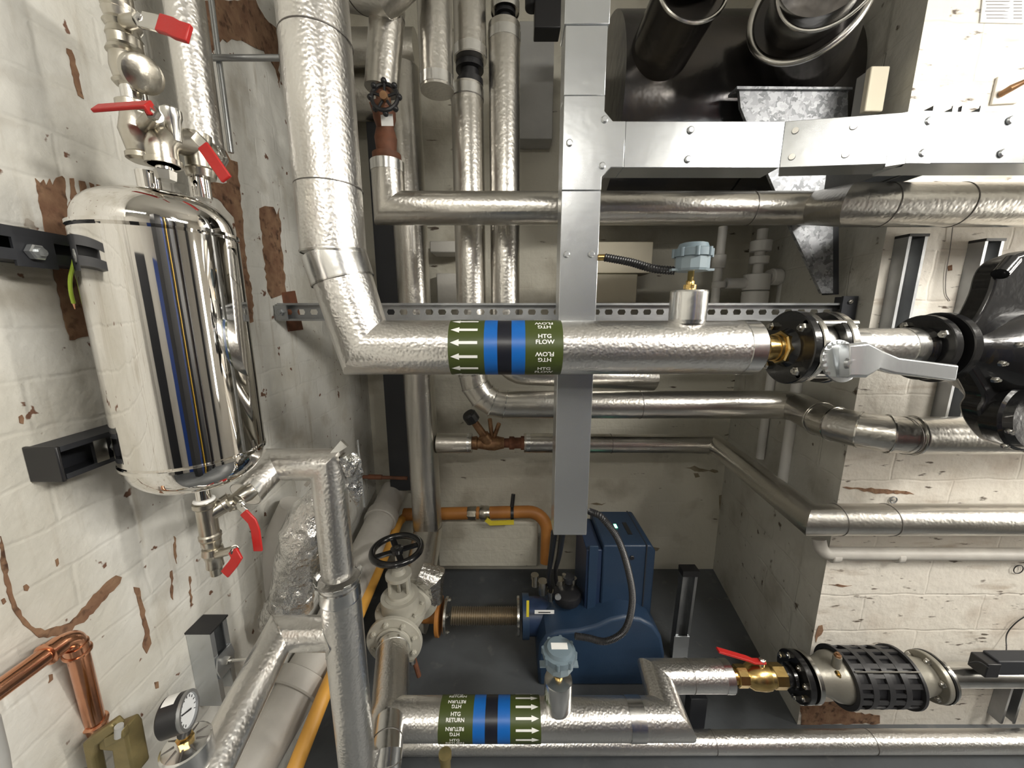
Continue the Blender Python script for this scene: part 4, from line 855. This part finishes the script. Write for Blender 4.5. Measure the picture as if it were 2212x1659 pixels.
q = P(1176, 1322, yb-.090); MB().box(q, (.09, .003, .018)).build('arrow_sticker', 'lwhite', t); MB().box(q+V((0, -.002, 0)), (.055, .002, .004)).build('arrow_mark', 'black', t)
MB().lathe(P(1322, 1345, 1.44), (0, 1, 0), [(0, .05), (.1, .06)], 20).build('air_inlet', 'black', t)
gb = MB()
MB().lathe(P(1225, 1295, 1.52), (0, 0, 1), [(0, .060), (.02, .068), (.045, .064), (.055, .045)], 24).build('regulator_body', 'black', t)
for px, py, r, h in ((1208, 1268, .018, .07), (1228, 1246, .024, .03), (1238, 1262, .014, .06), (1172, 1272, .02, .07), (1155, 1255, .016, .06), (1190, 1290, .014, .06), (1245, 1285, .012, .05), (1218, 1250, .008, .05)):
    MB().lathe(P(px, py+10, 1.56), (0, 0, 1), [(0, r), (h*.6, r), (h*.65, r*1.2), (h, r*1.2)], 12).build('gas_train_fitting', 'nickel' if px not in (1228,) else 'dark', t, 40)
MB().lathe(P(1205, 1288, 1.44), (0, -1, 0), [(0, .014), (.008, .014)], 20).build('pressure_port', 'galv', t)
# bellows + flanges
t = thing('flexible_bellows', 'braided flexible gas bellows with orange flange at its left', 'pipe fitting', (xof(1040, 1338, yb), yb, zbu-.03))
xl, xrg = xof(975, 1338, yb), xof(1120, 1338, yb); nb = 30
MB().lathe((xl, yb, zbu), (1, 0, 0), [((xrg-xl)*k/(2*nb), .042 if k % 2 else .036) for k in range(2*nb+1)], 28).build('bellows', 'braid', t, 60)
flange(t, (xrg-.008, yb, zbu), (1, 0, 0), .086, .014, 'steel', 0, .008)
flange(t, (xof(962, 1338, yb), yb, zbu), (1, 0, 0), .084, .014, 'steel', 4, .009, None, 'flange', .7, 1)
flange(t, (xof(945, 1338, yb), yb, zbu), (1, 0, 0), .090, .018, 'orange', 0, .009, None, 'orange_flange')
MB().sweep(fillet([(xof(950, 1338, yb), yb, zbu), (xof(905, 1338, yb), yb, zbu), (xof(895, 1338, yb), yb+.1, zbu)], .05), .034, 24).build('orange_stub', 'orange', t)
tag(MB().lathe((xof(915, 1330, 1.62), 1.62, zof(1325, 1.62)), (1, 0, .0), [(0, .085), (.014, .087), (.02, .088)], 40).build('blank_flange', 'white_iron'), 'pale round blank flange behind the gate valve', 'flange')

# ================================================================ GAS PIPES
Yo = 1.98; zo = zof(1108, Yo)
t = thing('gas_pipe', 'ochre gas pipe with yellow-handled cock along the back wall', 'pipe', (xof(1000, 1108, Yo), Yo, zo))
MB().sweep(fillet([(xof(872, 1108, Yo), Yo, zo-.01), (xof(1183, 1100, Yo), Yo, zo+.01), (xof(1180, 1215, 1.9), 1.9, zof(1216, 1.9))], [0, .11, 0], 8), .036, 28).build('pipe_wall', 'orange', t)
MB().lathe((xof(1010, 1108, Yo), Yo, zo), (1, 0, 0), [(0, .038), (.02, .042), (.05, .042), (.06, .03), (.08, .045), (.12, .045), (.14, .034), (.19, .034)], 8).build('gas_cock', 'nickel', t, 40)
MB().sweep([P(1050, 1122, Yo-.06), P(1060, 1130, Yo-.06), P(1110, 1128, Yo-.06)], .012, prof=[(-1, -.5), (1, -.5), (1, .5), (-1, .5)], side=(0, 0, 1)).build('cock_handle', 'yellow', t)
MB().ring((xof(1103, 1105, Yo), Yo, zo), (1, 0, 0), .037, .043, .018).cyl((xof(1106, 1090, Yo), Yo, zo+.04), (xof(1109, 1070, Yo), Yo+.02, zo+.11), .012, 10).build('pipe_clip', 'black', t)
yh = 0
pa = V((xof(872, 1118, 1.98), 1.98, zof(1118, 1.98))); pb = P(862, 1128, 1.90); pc_ = V((xof(700, 1500, 1.0), 1.0, zof(1500, 1.0))); pd = V((xof(625, 1690, .83), .83, zof(1690, .83)))
t = thing('gas_pipe', 'yellow-orange gas pipe sloping down to the bottom edge', 'pipe', pd)
MB().sweep(fillet([pa, pb, pc_, pd], [0, .05, .1, 0], 6), .0235, 28).build('pipe_wall', 'yorange', t)

# large grey drain pipe along the left wall foot
ga, gb_, gc = V((xof(850, 1045, 2.05), 2.05, zof(1060, 2.05))), V((xof(700, 1380, 1.18), 1.18, zof(1390, 1.18))), V((xof(520, 1690, .84), .84, zof(1690, .84)))
t = thing('drain_pipe', 'large grey drain pipe running along the foot of the left wall', 'pipe', gc)
MB().sweep([ga, gb_, gc], .074, 40).build('pipe_wall', 'pvc_old', t)
for q, d, r in ((ga.lerp(gb_, .26), gb_-ga, .086), (gb_.lerp(gc, .35), gc-gb_, .088)):
    d = d.normalized(); MB().lathe(q-d*.03, d, [(0, .076), (.004, r), (.055, r), (.06, r*.95), (.06, .076)], 40).build('socket', 'pvc_old', t)
tag(MB().cyl(P(780, 1030, 1.9), P(880, 1033, 1.9), .010, 12).cyl(P(796, 1030, 1.9), P(825, 1031, 1.9), .014, 12).build('copper_tube', 'rusty'), 'thin rusty tube low behind the crumpled foil', 'pipe')
tag(MB().cyl(P(772, 950, 1.55), P(787, 1095, 1.5), .0045, 10).build('hanging_rod', 'galv'), 'thin hanging rod behind the foil corner', 'rod')

# ================================================================ LEFT: STAINLESS VESSEL
YTK = .66; xtk = xof(382, 700, YTK); RT = .1065
zt0, zt1 = zof(1042, YTK), zof(418, YTK)
t = thing('pressure_vessel', 'mirror-polished stainless steel vessel hung on the left wall', 'tank', (xtk, YTK, zt0))
H = zt1-zt0; prof = []
for i in range(9):
    a = PI/2*i/8; prof.append((.058-.058*math.cos(a)+.0, (RT-.004)*math.sin(a)**.62 if i else .0))
prof = [(p[0], p[1]) for p in prof]
top = [(H-p[0], p[1]) for p in reversed(prof)]
body = prof + [(.062, RT-.004)]
MB().lathe((xtk, YTK, zt0), (0, 0, 1), body, 96, close=False).build('bottom_dome', 'mirror', t, 50)
MB().lathe((xtk, YTK, zt0), (0, 0, 1), [(.060, RT-.004), (.061, RT+.0012), (.066, RT+.0012), (.068, RT-.002), (.071, RT), (H-.071, RT), (H-.068, RT-.002), (H-.066, RT+.0012), (H-.061, RT+.0012), (H-.060, RT-.004)], 96, close=False).build('shell', 'mirror', t, 30)
MB().lathe((xtk, YTK, zt0), (0, 0, 1), [(H-.062, RT-.004)]+top, 96, close=False).build('top_dome', 'mirror', t, 50)
for px, py in ((322, 395), (434, 412)):
    yy = YTK if px < 400 else YTK+.05; x_ = xof(px, py, yy); MB().cyl((x_, yy, zof(430, yy)), (x_, yy, zof(372, yy)), .0155, 28).build('top_nipple', 'mirror', t)
xbn = xof(440, 1075, YTK); MB().cyl((xbn, YTK, zof(1045, YTK)+.02), (xbn, YTK, zof(1085, YTK)), .0125, 28).build('bottom_nipple', 'mirror', t)
MB().torus((xbn, YTK, zof(1080, YTK)), (0, 0, 1), .0145, .0035, 28, 8).build('thread_tape', 'lwhite', t)
# strut brackets behind it
t = thing('strut_bracket', 'black strut with bolt at the left edge beside the vessel top', 'bracket', LW(0, 540, .02))
zc_ = zof(535, .6); dw = V((-.05, 1, 0)).normalized(); nw = V((1, .05, 0)).normalized()
pA = V((wallx(.38)+.002, .38, zc_)); pB = V((wallx(.80)+.002, .80, zc_))
extr(CH(.048, .052, .0025, .016), pA, pB, (0, 0, 1), nw).build('channel', 'dark', t)
pE = LW(72, 545, .056); hexbolt(t, pE, nw, .012, .010, 'galv')
MB().box(pE+V((-.003, .004, 0)), (.004, .05, .044)).build('square_washer', 'dark', t)
hexbolt(t, LW(200, 545, .056), nw, .012, .010, 'galv')
MB().cyl(LW(0, 490, .05), LW(60, 496, .05), .004, 8).build('threaded_rod', 'steel', t)
t = thing('strut_bracket', 'black capped strut bracket below left of the vessel', 'bracket', LW(80, 1035, .02))
zs_ = zof(1000, .56)
pA = LW(78, 1003, .0); ys0 = pA.y
ys0 = .555; zs_ = zof(1002, ys0)
extr(CH(.056, .050), (wallx(ys0)+.002, ys0, zs_), (wallx(.80)+.002, .80, zs_), (0, 0, 1), nw).build('channel', 'dark', t)
q = V((wallx(ys0)+.027, ys0-.002, zs_)); MB().box(q, (.054, .006, .060)).build('end_cap', 'black', t, bevel=.002)
hexbolt(t, V((wallx(ys0+.085)+.054, ys0+.085, zs_)), nw, .012, .010, 'galv')
MB().box(V((wallx(ys0+.06)+.05, ys0+.06, zs_)), (.006, .02, .04)).build('square_washer', 'steel', t)
t = thing('earth_wire', 'loose green and yellow earth wire below the black strut', 'wire', LW(160, 660, .07))
MB().sweep(curve([LW(155, 525, .058), LW(160, 560, .06), LW(152, 600, .065), LW(153, 630, .065), LW(159, 655, .06)], 8), .0026, 10).build('insulation', 'wire', t)
MB().sweep([LW(159, 655, .06), LW(162, 668, .06)], [.0018, .0006], 8).build('copper_tip', 'copper', t)

# valve-handle helper: lever strip with sleeve
def lever(t, pts, w=.011, m='red', side=(0, 1, 0), name='lever'):
    pr = [(-1, -.28), (1, -.28), (1, .28), (-1, .28)]
    MB().sweep([V(p) for p in pts], w, prof=pr, side=side).build(name, m, t, 30, bevel=.0015)
# column of fittings over the vessel
def zv(py): return zof(py, YTK)
xf = xof(322, 390, YTK)
t = thing('fitting_column', 'nickel pipe column of tees and unions above the vessel', 'pipe fitting', (xf, YTK, zv(372)))
def col(y0, y1, prof, m='nickel', name='union', seg=28, sh=30):
    za, zb__ = zv(y1), zv(y0); L = zb__-za; MB().lathe((xf, YTK, za), (0, 0, 1), [(a*L, r) for a, r in prof], seg).build(name, m, t, sh)
col(-80, 30, [(0, .020), (.1, .022), (.12, .018), (.5, .018), (.52, .024), (1, .024)])
col(85, 112, [(0, .018), (.3, .021), (1, .021)], name='coupling')
col(112, 190, [(0, .021), (.08, .024), (.14, .021), (.5, .024), (.85, .022), (.9, .025), (1, .023)], name='tee_body')
q = V((xf+.0, YTK, zv(150))); MB().lathe(q, (.75, -.35, -.35), [(0, .018), (.028, .021), (.030, .026), (.042, .026), (.046, .020)], 28).build('tee_cap', 'nickel', t)
MB().cyl((xf, YTK, zv(222)), (xf, YTK, zv(186)), .0165, 28).build('polished_nipple', 'mirror', t)
t = thing('ball_valve', 'nickel ball valve with red lever, topmost above the vessel', 'valve', (xf, YTK, zv(88)))
col(24, 90, [(0, .018), (.1, .022), (.35, .019), (.5, .023), (.65, .019), (.9, .022), (1, .018)], name='valve_body')
v0 = V((xf, YTK, zv(50))); v1 = P(305, 45, YTK-.045)
MB().cyl(v0, v1, .010, 16).build('stem', 'nickel', t); hexbolt(t, v1, v1-v0, .010, .008)
lever(t, [P(306, 42, YTK-.05), P(345, 52, YTK-.055)], .011, 'steel', (0, .2, 1), 'lever_plate')
lever(t, [P(343, 50, YTK-.056), P(370, 58, YTK-.057), P(384, 66, YTK-.06), P(410, 74, YTK-.06)], .0125, 'red', (0, .2, 1), 'lever_grip')
t = thing('ball_valve', 'nickel ball valve with red lever pointing left, above vessel', 'valve', (xf, YTK, zv(350)))
col(222, 352, [(0, .019), (.04, .024), (.12, .024), (.15, .021), (.5, .027), (.8, .021), (.83, .025), (.96, .025), (1, .019)], name='valve_body')
v1 = P(335, 248, YTK-.05); MB().cyl(V((xf, YTK, zv(280))), v1, .010, 16).build('stem', 'nickel', t); hexbolt(t, v1, (0, -1, .2), .010, .008)
lever(t, [P(330, 244, YTK-.055), P(318, 226, YTK-.062), P(300, 227, YTK-.062), P(206, 234, YTK-.06)], .0095, 'red', (0, .8, .6), 'lever_grip')
# elbow branch
t = thing('elbow_fitting', 'nickel elbow and hex plug beside the vessel top', 'pipe fitting', P(360, 380, YTK))
ye = YTK-.01; xe_ = xof(352, 340, ye)
MB().sweep(fillet([(xe_, ye, zof(358, ye)), (xe_, ye, zof(298, ye)), (xof(400, 298, ye+.04), ye+.05, zof(310, ye+.05))], .03, 6), .0205, 28).build('elbow', 'nickel', t, 60)
MB().lathe((xe_, ye, zof(358, ye)), (0, 0, 1), [(0, .024), (.008, .024), (.009, .02)], 28).build('collar', 'nickel', t)
MB().cyl((xe_, ye, zof(375, ye)), (xe_, ye, zof(352, ye)), .012).build('nipple', 'mirror', t)
MB().lathe((xof(359, 385, ye), ye, zof(390, ye)), (0, 0, 1), [(0, .013), (.014, .015), (.016, .012)], 6).build('hex_plug', 'steel', t)
MB().lathe(P(372, 262, ye+.01), (0, 0, 1), [(-.03, .009), (0, .012), (.006, .014), (.016, .014), (.02, .009)], 20).build('bleed_cap', 'steel', t)
t = thing('ball_valve', 'nickel ball valve with red lever sloping down right of elbow', 'valve', P(420, 330, YTK+.05))
yv = YTK+.05; a = P(392, 302, yv-.02); b = P(428, 320, yv+.01)
MB().lathe(a, b-a, [(0, .019), (.01, .022), (.014, .018), (.02, .022), (.026, .018), (.034, .023), (.05, .02)], 28).build('threaded_end', 'nickel', t)
xq = xof(432, 360, yv); MB().lathe((xq, yv, zof(385, yv)), (0, 0, 1), [(0, .021), (.012, .024), (.016, .020), (.05, .020), (.07, .023)], 28).build('valve_body', 'nickel', t)
lever(t, [P(420, 292, yv-.04), P(440, 312, yv-.045), P(452, 330, yv-.048)], .008, 'steel', (1, 0, .4), 'lever_plate')
lever(t, [P(438, 314, yv-.05), P(455, 338, yv-.05), P(490, 388, yv-.05)], .0095, 'red', (1, 0, .6), 'lever_grip')
# silver pipe and conduit behind the column
Yp = .88; xp_ = xof(410, 90, Yp)
pipe('bright textured pipe descending behind the nickel column', [(xp_, Yp, 3.1), (xp_, Yp, zof(318, Yp))], .035, 'alu', [(0, .35)])
tag(MB().lathe((xp_, Yp, zof(322, Yp)), (.5, .1, -1), [(0, .034), (.03, .03), (.045, .012)], 20).build('foil_cone', 'foil', sharp=10), 'crinkled foil cone at the lower end of bright pipe', 'insulation')
tag(MB().cyl((xof(456, 120, .93)-.005, .96, zof(330, .96)), (xof(456, 120, .93)-.005, .96, 3.1), .006, 12).build('conduit', 'galv'), 'thin vertical conduit on the left wall by textured pipe', 'conduit')
tag(MB().cyl(P(442, 125, .95), P(606, 125, .95), .0065, 14).build('support_rod', 'rail'), 'thin horizontal steel rod between the left wall and riser', 'rod')

# fittings under the vessel
t = thing('fitting_column', 'nickel tee and drain column beneath the vessel', 'pipe fitting', (xbn, YTK, zof(1240, YTK)))
xd_ = lambda py: xbn
def bl(y0, y1, prof, m='nickel', name='union', T=None):
    za, zb__ = zv(y1), zv(y0); L = zb__-za; MB().lathe((xbn, YTK, za), (0, 0, 1), [(a*L, r) for a, r in prof], 28).build(name, m, T or t, 30)
bl(1085, 1165, [(0, .016), (.06, .019), (.14, .019), (.18, .0165), (.85, .0165), (.9, .020), (1, .020)], name='tee_body')
bl(1165, 1182, [(0, .013), (.4, .017), (1, .017)], name='hex_nipple')
p0 = V((xbn, YTK, zv(1115))); p1 = P(505, 1078, YTK+.03)
MB().lathe(p0, p1-p0, [(0, .014), (.03, .015), (.032, .018), (.045, .018), (.047, .014), ((p1-p0).length, .014)], 24).build('side_branch', 'nickel', t)
t2_ = thing('ball_valve', 'ball valve with drooping red lever on side branch', 'valve', P(508, 1075, YTK+.03))
MB().lathe(P(494, 1090, YTK+.02), p1-p0, [(0, .016), (.005, .018), (.015, .014), (.035, .018), (.05, .014)], 24).build('valve_body', 'nickel', t2_)
q = P(522, 1088, YTK); MB().cyl(P(508, 1075, YTK+.03), q, .008, 14).build('stem', 'nickel', t2_); hexbolt(t2_, q, (.2, -1, 0), .008, .007)
lever(t2_, [P(516, 1092, YTK-.005), P(532, 1106, YTK-.008)], .007, 'steel', (1, 0, .5), 'lever_plate')
lever(t2_, [P(526, 1106, YTK-.01), P(545, 1126, YTK-.012), P(552, 1145, YTK-.012), P(558, 1190, YTK-.012)], .0085, 'red', (1, 0, .2), 'lever_grip')
t3_ = thing('ball_valve', 'small drain valve with short red lever, lowest under vessel', 'valve', (xbn, YTK, zof(1235, YTK)))
bl(1182, 1240, [(0, .010), (.25, .011), (.3, .015), (.55, .014), (.75, .017), (.8, .019), (1, .017)], name='valve_body', T=t3_)
q = P(506, 1187, YTK-.03); MB().cyl(V((xbn, YTK, zv(1200))), q, .008, 14).build('stem', 'nickel', t3_); hexbolt(t3_, q, (.5, -1, 0), .008, .007)
lever(t3_, [P(503, 1188, YTK-.036), P(512, 1205, YTK-.04), P(504, 1218, YTK-.04), P(486, 1240, YTK-.04)], .0095, 'red', (1, 0, .5), 'lever_grip')

# sleeve pipe from vessel to foil corner, then down
YV = .80
s0, s1 = P(530, 1068, .72), P(592, 1000, .80); zsl = zof(1003, YV); xvd = xof(717, 1100, YV)
t = thing('insulated_pipe', 'small insulated pipe from the vessel to the foil-wrapped corner', 'pipe', s0)
s1 = V((xof(590, 1003, YV), YV, zsl)); s2 = V((xvd, YV, zsl)); s3 = V((xvd, YV, zof(1240, YV)))
MB().sweep([s0, s1, s2, s3], [.032, .036, .0375, .0375], 44).build('cladding', 'alu', t, 25)
band(t, s0+(s1-s0).normalized()*.01, s1-s0, .033, .02, 'alu_plain', 'end_cuff', .001)
dgn = (V((1, 0, 1))).normalized()
MB().sweep([s2+V((.045, 0, .052)), s2+V((.02, -.01, .03)), s2-V((.055, .0, .052))], [.010, .005, .004], prof=[(-1, -1), (1, -1), (1, 1), (-1, 1)], side=(0, 1, 0)).build('foil_seam', 'alu_plain', t)
random.seed(3)
def crumple(mb, amp, sc=30):
    from mathutils import noise
    for i, q in enumerate(mb.v): mb.v[i] = q + V(noise.noise_vector(q*sc))*amp + V(noise.noise_vector(q*sc*2.7))*amp*.4
    return mb
fl = MB()
nU, nV = 26, 14; A = [P(742, 985, YV-.01), P(790, 972, YV+.02)]; 
vs = []; fs = []
for i in range(nU+1):
    f = i/nU; w0 = .030*(1-f)**.7*(.3+.7*min(1, f*6))+.002
    c = P(752, 975, YV+.0).lerp(P(772, 1095, YV+.05), f)
    for j in range(nV+1):
        g = j/nV*2-1; vs.append(c+V((g*w0, -.035*(1-g*g)*(1-f)+.0, 0)))
for i in range(nU):
    for j in range(nV): fs.append((i*(nV+1)+j, i*(nV+1)+j+1, (i+1)*(nV+1)+j+1, (i+1)*(nV+1)+j))
crumple(fl.add(vs, fs), .007, 40).add([v_+V((0, .004, 0)) for v_ in fl.v], [tuple(reversed(f)) for f in fs]).build('foil_flap', 'foil', t, 12)
# lower vertical pipe with flared cuff
Zb = zof(1700, YV)
t = thing('insulated_pipe', 'bright vertical pipe with frayed cuff and side branch', 'pipe', (xvd, YV, Zb))
MB().sweep([(xvd, YV, zof(1250, YV)), (xvd, YV, Zb)], .047, 52).build('cladding', 'alu', t)
MB().lathe((xvd, YV, zof(1290, YV)), (0, 0, 1), [(0, .0475), (.004, .0485), (.036, .0485), (.040, .0475)], 40, close=False).build('end_cuff', 'alu_plain', t, 12)
for k in range(16):
    a = 2*PI*k/16; e = V((math.cos(a), math.sin(a), 0)); f_ = V((-e.y, e.x, 0)); zc0 = zof(1250, YV)-.004; o_ = random.uniform(.003, .012); hh_ = random.uniform(.010, .018)
    c = V((xvd, YV, zc0)); q = [c+e*.0475-f_*.0095, c+e*.0475+f_*.0095, c+e*(.0475+o_)+f_*.0085+V((0, 0, hh_)), c+e*(.0475+o_)-f_*.0085+V((0, 0, hh_))]
    MB().prism(q, e*.0006).build('frayed_tab', 'alu_plain', t)
br0 = V((xvd, YV, zof(1368, YV))); br1 = V((xof(604, 1368, YV), YV, zof(1368, YV)))
br2 = P(440, 1690, .53)
MB().sweep([br0, br1, br2], [.040, .0405, .0405], 48).build('branch_cladding', 'alu', t, 25)
band(t, br1, (br1-br2).normalized()+V((1, 0, 0)), .047, .003, 'steel', 'bead', .002)
MB().sweep([br0+V((-.035, -.03, .045)), br0+V((-.015, -.045, 0)), br0+V((-.035, -.03, -.045))], .003, 8).build('tee_seam', 'steel', t)
# crumpled lagging behind
mb = MB(); pth = [P(705, 1040, .98), P(680, 1085, .98), P(655, 1160, .98), P(640, 1240, .98), P(625, 1310, .98), P(600, 1345, .98)]
mb.sweep(curve(pth, 8), [.012+.05*min(1, i/14) for i in range(41)], 40); crumple(mb, .012, 22)
tag(mb.build('foil_lagging', 'foil', sharp=14), 'crumpled foil lagging hanging behind the bright vertical pipe', 'insulation')
mb = MB(); mb.sweep(curve([P(640, 1090, 1.12), P(600, 1180, 1.10), P(575, 1290, 1.08), P(550, 1400, 1.06), P(520, 1500, 1.02)], 8), .050, 40)
tag(mb.build('drain_pipe', 'pvc_old'), 'pale painted pipe sloping down behind crumpled foil lagging', 'pipe')

# strut with rod, lower left
t = thing('wall_strut', 'galvanised strut with black cap above the pressure gauge', 'strut channel', LW(450, 1500, 0))
ya = LW(432, 1420).y; xw = wallx(ya)
ztp, zbt = LW(432, 1352).z, LW(440, 1502).z
ztp = zof(1350, ya+.0); zbt = zof(1502, ya)
extr(CH(.052, .058, .0025, .012), (xw+.002, ya, zbt), (xw+.002, ya, ztp), (0, 1, 0), (1, 0, 0)).build('channel', 'galv', t)
MB().bbox((xw+.001, ya-.028, ztp), (xw+.064, ya+.028, ztp+.004)).build('end_cap', 'black', t)
zm_ = (ztp+zbt)/2
MB().prism([V((xw+.061, ya-.022, zm_-.03)), V((xw+.061, ya+.022, zm_-.03)), V((xw+.061, ya+.028, zm_)), V((xw+.061, ya+.022, zm_+.03)), V((xw+.061, ya-.022, zm_+.03)), V((xw+.061, ya-.028, zm_))], (.004, 0, 0)).build('washer_plate', 'galv', t)
hexbolt(t, (xw+.065, ya, zm_), (1, 0, 0), .010, .009)
MB().cyl((xw+.065, ya, zm_), (xw+.16, ya+.01, zm_), .0038, 10).build('threaded_rod', 'steel', t)

# pressure gauge on foil stub
Yg = .535; gx = xof(406, 1625, Yg)
t = thing('pressure_gauge', 'round black pressure gauge on a foil-wrapped stub', 'gauge', P(406, 1655, Yg))
zst = zof(1604, Yg)
MB().lathe((gx, Yg, zof(1720, Yg)), (0, 0, 1), [(0, .038), (zst-zof(1720, Yg)-.002, .038), (zst-zof(1720, Yg), .035), (zst-zof(1720, Yg)+.004, .012)], 26).build('foil_stub', 'alu_plain', t, 20)
for k in range(9):
    a = 2*PI*k/9+.3; e = V((math.cos(a), math.sin(a), 0)); f_ = V((-e.y, e.x, 0)); c0_ = V((gx, Yg, zst+.0012))
    MB().prism([c0_+e*.034-f_*.0004-V((0, 0, .0008)), c0_+e*.034+f_*.0004-V((0, 0, .0008)), c0_+e*.016+f_*.0016+V((0, 0, .0026)), c0_+e*.016-f_*.0016+V((0, 0, .0026))], (0, 0, .0008)).build('foil_fold', 'seam', t)
MB().lathe((gx, Yg, zst), (0, 0, 1), [(0, .012), (.012, .014), (.014, .009), (.024, .009)], 6).build('brass_nut', 'brass', t, 30)
gc_ = P(390, 1540, Yg); ax = V((.92, .30, .10)).normalized()
MB().cyl((gx, Yg, zst+.02), gc_+V((.004, 0, -.026)), .010, 20).build('stem', 'black', t)
MB().lathe(gc_-ax*.025, ax, [(0, .010), (.001, .028), (.004, .0315), (.034, .0315), (.034, .028)], 48).build('case', 'black', t)
MB().ring(gc_+ax*.008, ax, .0265, .0315, .006, 48).build('bezel', 'rail', t)
MB().lathe(gc_+ax*.009, ax, [(0, .027), (.001, .027)], 40).build('dial', 'glass_face', t)
_, gu, gv = frame(ax)
MB().prism([gc_+ax*.0115+gu*a+gv*b for a, b in [(-.008, -.004), (-.006, -.006), (.018, .009), (.017, .0105)]], ax*.001).build('needle', 'black', t)
tk = MB()
for k in range(13):
    a = -.8+k*.39; e = gu*math.cos(a)+gv*math.sin(a); f_ = gu*-math.sin(a)+gv*math.cos(a); c = gc_+ax*.0108
    tk.prism([c+e*.020-f_*.0006, c+e*.024-f_*.0006, c+e*.024+f_*.0006, c+e*.020+f_*.0006], ax*.0005)
tk.build('scale_marks', 'black', t)
_z = V((0, 0, 1)); up_ = (_z-ax*_z.dot(ax)).normalized()
sb = MB(); wv = up_.cross(ax)
for k in range(6):
    a0, a1 = -.42+k*.14-.15, -.42+(k+1)*.14-.15
    r_ = .0322
    def cp(a, s): return gc_-ax*.018+ax*s+(up_*math.cos(a)+wv*-math.sin(a))*r_
    sb.add([cp(a0, 0), cp(a1, 0), cp(a1, .019), cp(a0, .019)], [(0, 1, 2, 3)])
sb.build('paper_label', 'lwhite', t)

# copper pipework
CR = .0135
t = thing('copper_pipe', 'bright copper pipe with two elbows low on the left wall', 'pipe', LW(150, 1380, .05))
c1 = LW(158, 1372, .045); c0 = V((c1.x+.0, c1.y-.16, c1.z)); c0 = LW(-60, 1532, .045); c2 = V((c1.x-.002, c1.y+.012, 0)); c2 = LW(212, 1592, .045); c3 = LW(90, 1690, .045)
c2.y = c1.y+.02; c2 = P(214, 1592, c1.y+.035)
MB().sweep(fillet([c0, c1, c2, P(90, 1690, c1.y-.03)], [0, .022, .022, 0], 8), .0137, 32).build('tube', 'copper', t, 60)
def sock(a, b, d0, wd=.022, r=.0158):
    a, b = V(a), V(b); d = (b-a).normalized(); p = a+d*d0; MB().lathe(p, d, [(0, .0137), (.001, r), (wd-.006, r), (wd-.005, r+.0022), (wd-.002, r+.0022), (wd, .0137)], 32).build('elbow_socket', 'copper', t, 40)
sock(c1, c2, .020); sock(c2, c1, .026); sock(c1, c0, .018); sock(c2, P(90, 1690, c1.y-.03), .022)
t = thing('lever_valve', 'weathered brass gate valve with looped lever at bottom left', 'valve', P(230, 1640, c1.y-.02))
Yq = c1.y-.02
MB().prism([P(x, y, Yq) for x, y in [(176,1608),(236,1566),(250,1580),(208,1612),(200,1640),(210,1690),(192,1690)]], (0, .018, 0)).build('lever_loop', 'old_brass', t, bevel=.003)
MB().prism([P(x, y, Yq+.005) for x, y in [(208,1600),(262,1578),(272,1592),(290,1680),(250,1700),(240,1625),(212,1622)]], (0, .03, 0)).build('valve_body', 'old_brass', t, bevel=.004)
MB().cyl(P(257, 1590, Yq-.0), P(257, 1568, Yq), .006, 12).build('pivot_pin', 'greypvc', t)
MB().prism([P(x, y, Yq-.002) for x, y in [(222,1598),(262,1578),(266,1596),(226,1618)]], (0, .012, 0)).build('yoke', 'old_brass', t, bevel=.002)
tag(MB().sweep([LW(-28, 1560, .02), LW(-8, 1640, .02), LW(4, 1720, .02)], .012, 20).build('grey_hose', 'greypvc'), 'grey hose at the bottom left corner below copper pipe', 'hose')

for nm, g in (('ball_valve', 'red-levered ball valves around the vessel'), ('wall_strut', 'galvanised struts fixed to the walls'), ('temperature_sensor', 'grey sensor heads on the heating pipes'),
              ('power_cable', 'black cables below the trunking'), ('storage_box', 'cream boxes behind the rail'), ('pipe_coupling', 'black couplings on the vertical pipes'),
              ('cable_trunking', 'galvanised trunking runs'), ('flue_pipe', 'dark flue pipes at the top'), ('rail_bracket', 'end brackets of the slotted rail'), ('fluorescent_fitting', 'fluorescent fittings lighting the room'), ('pipe_label', 'pipe identification labels'), ('flexible_conduit', 'black flexible conduits')):
    for o in bpy.data.objects:
        if 'label' in o and 'category' in o and o.name.split('.')[0] == nm: o['group'] = g
for o in bpy.data.objects:
    if '_w' in o: del o['_w']
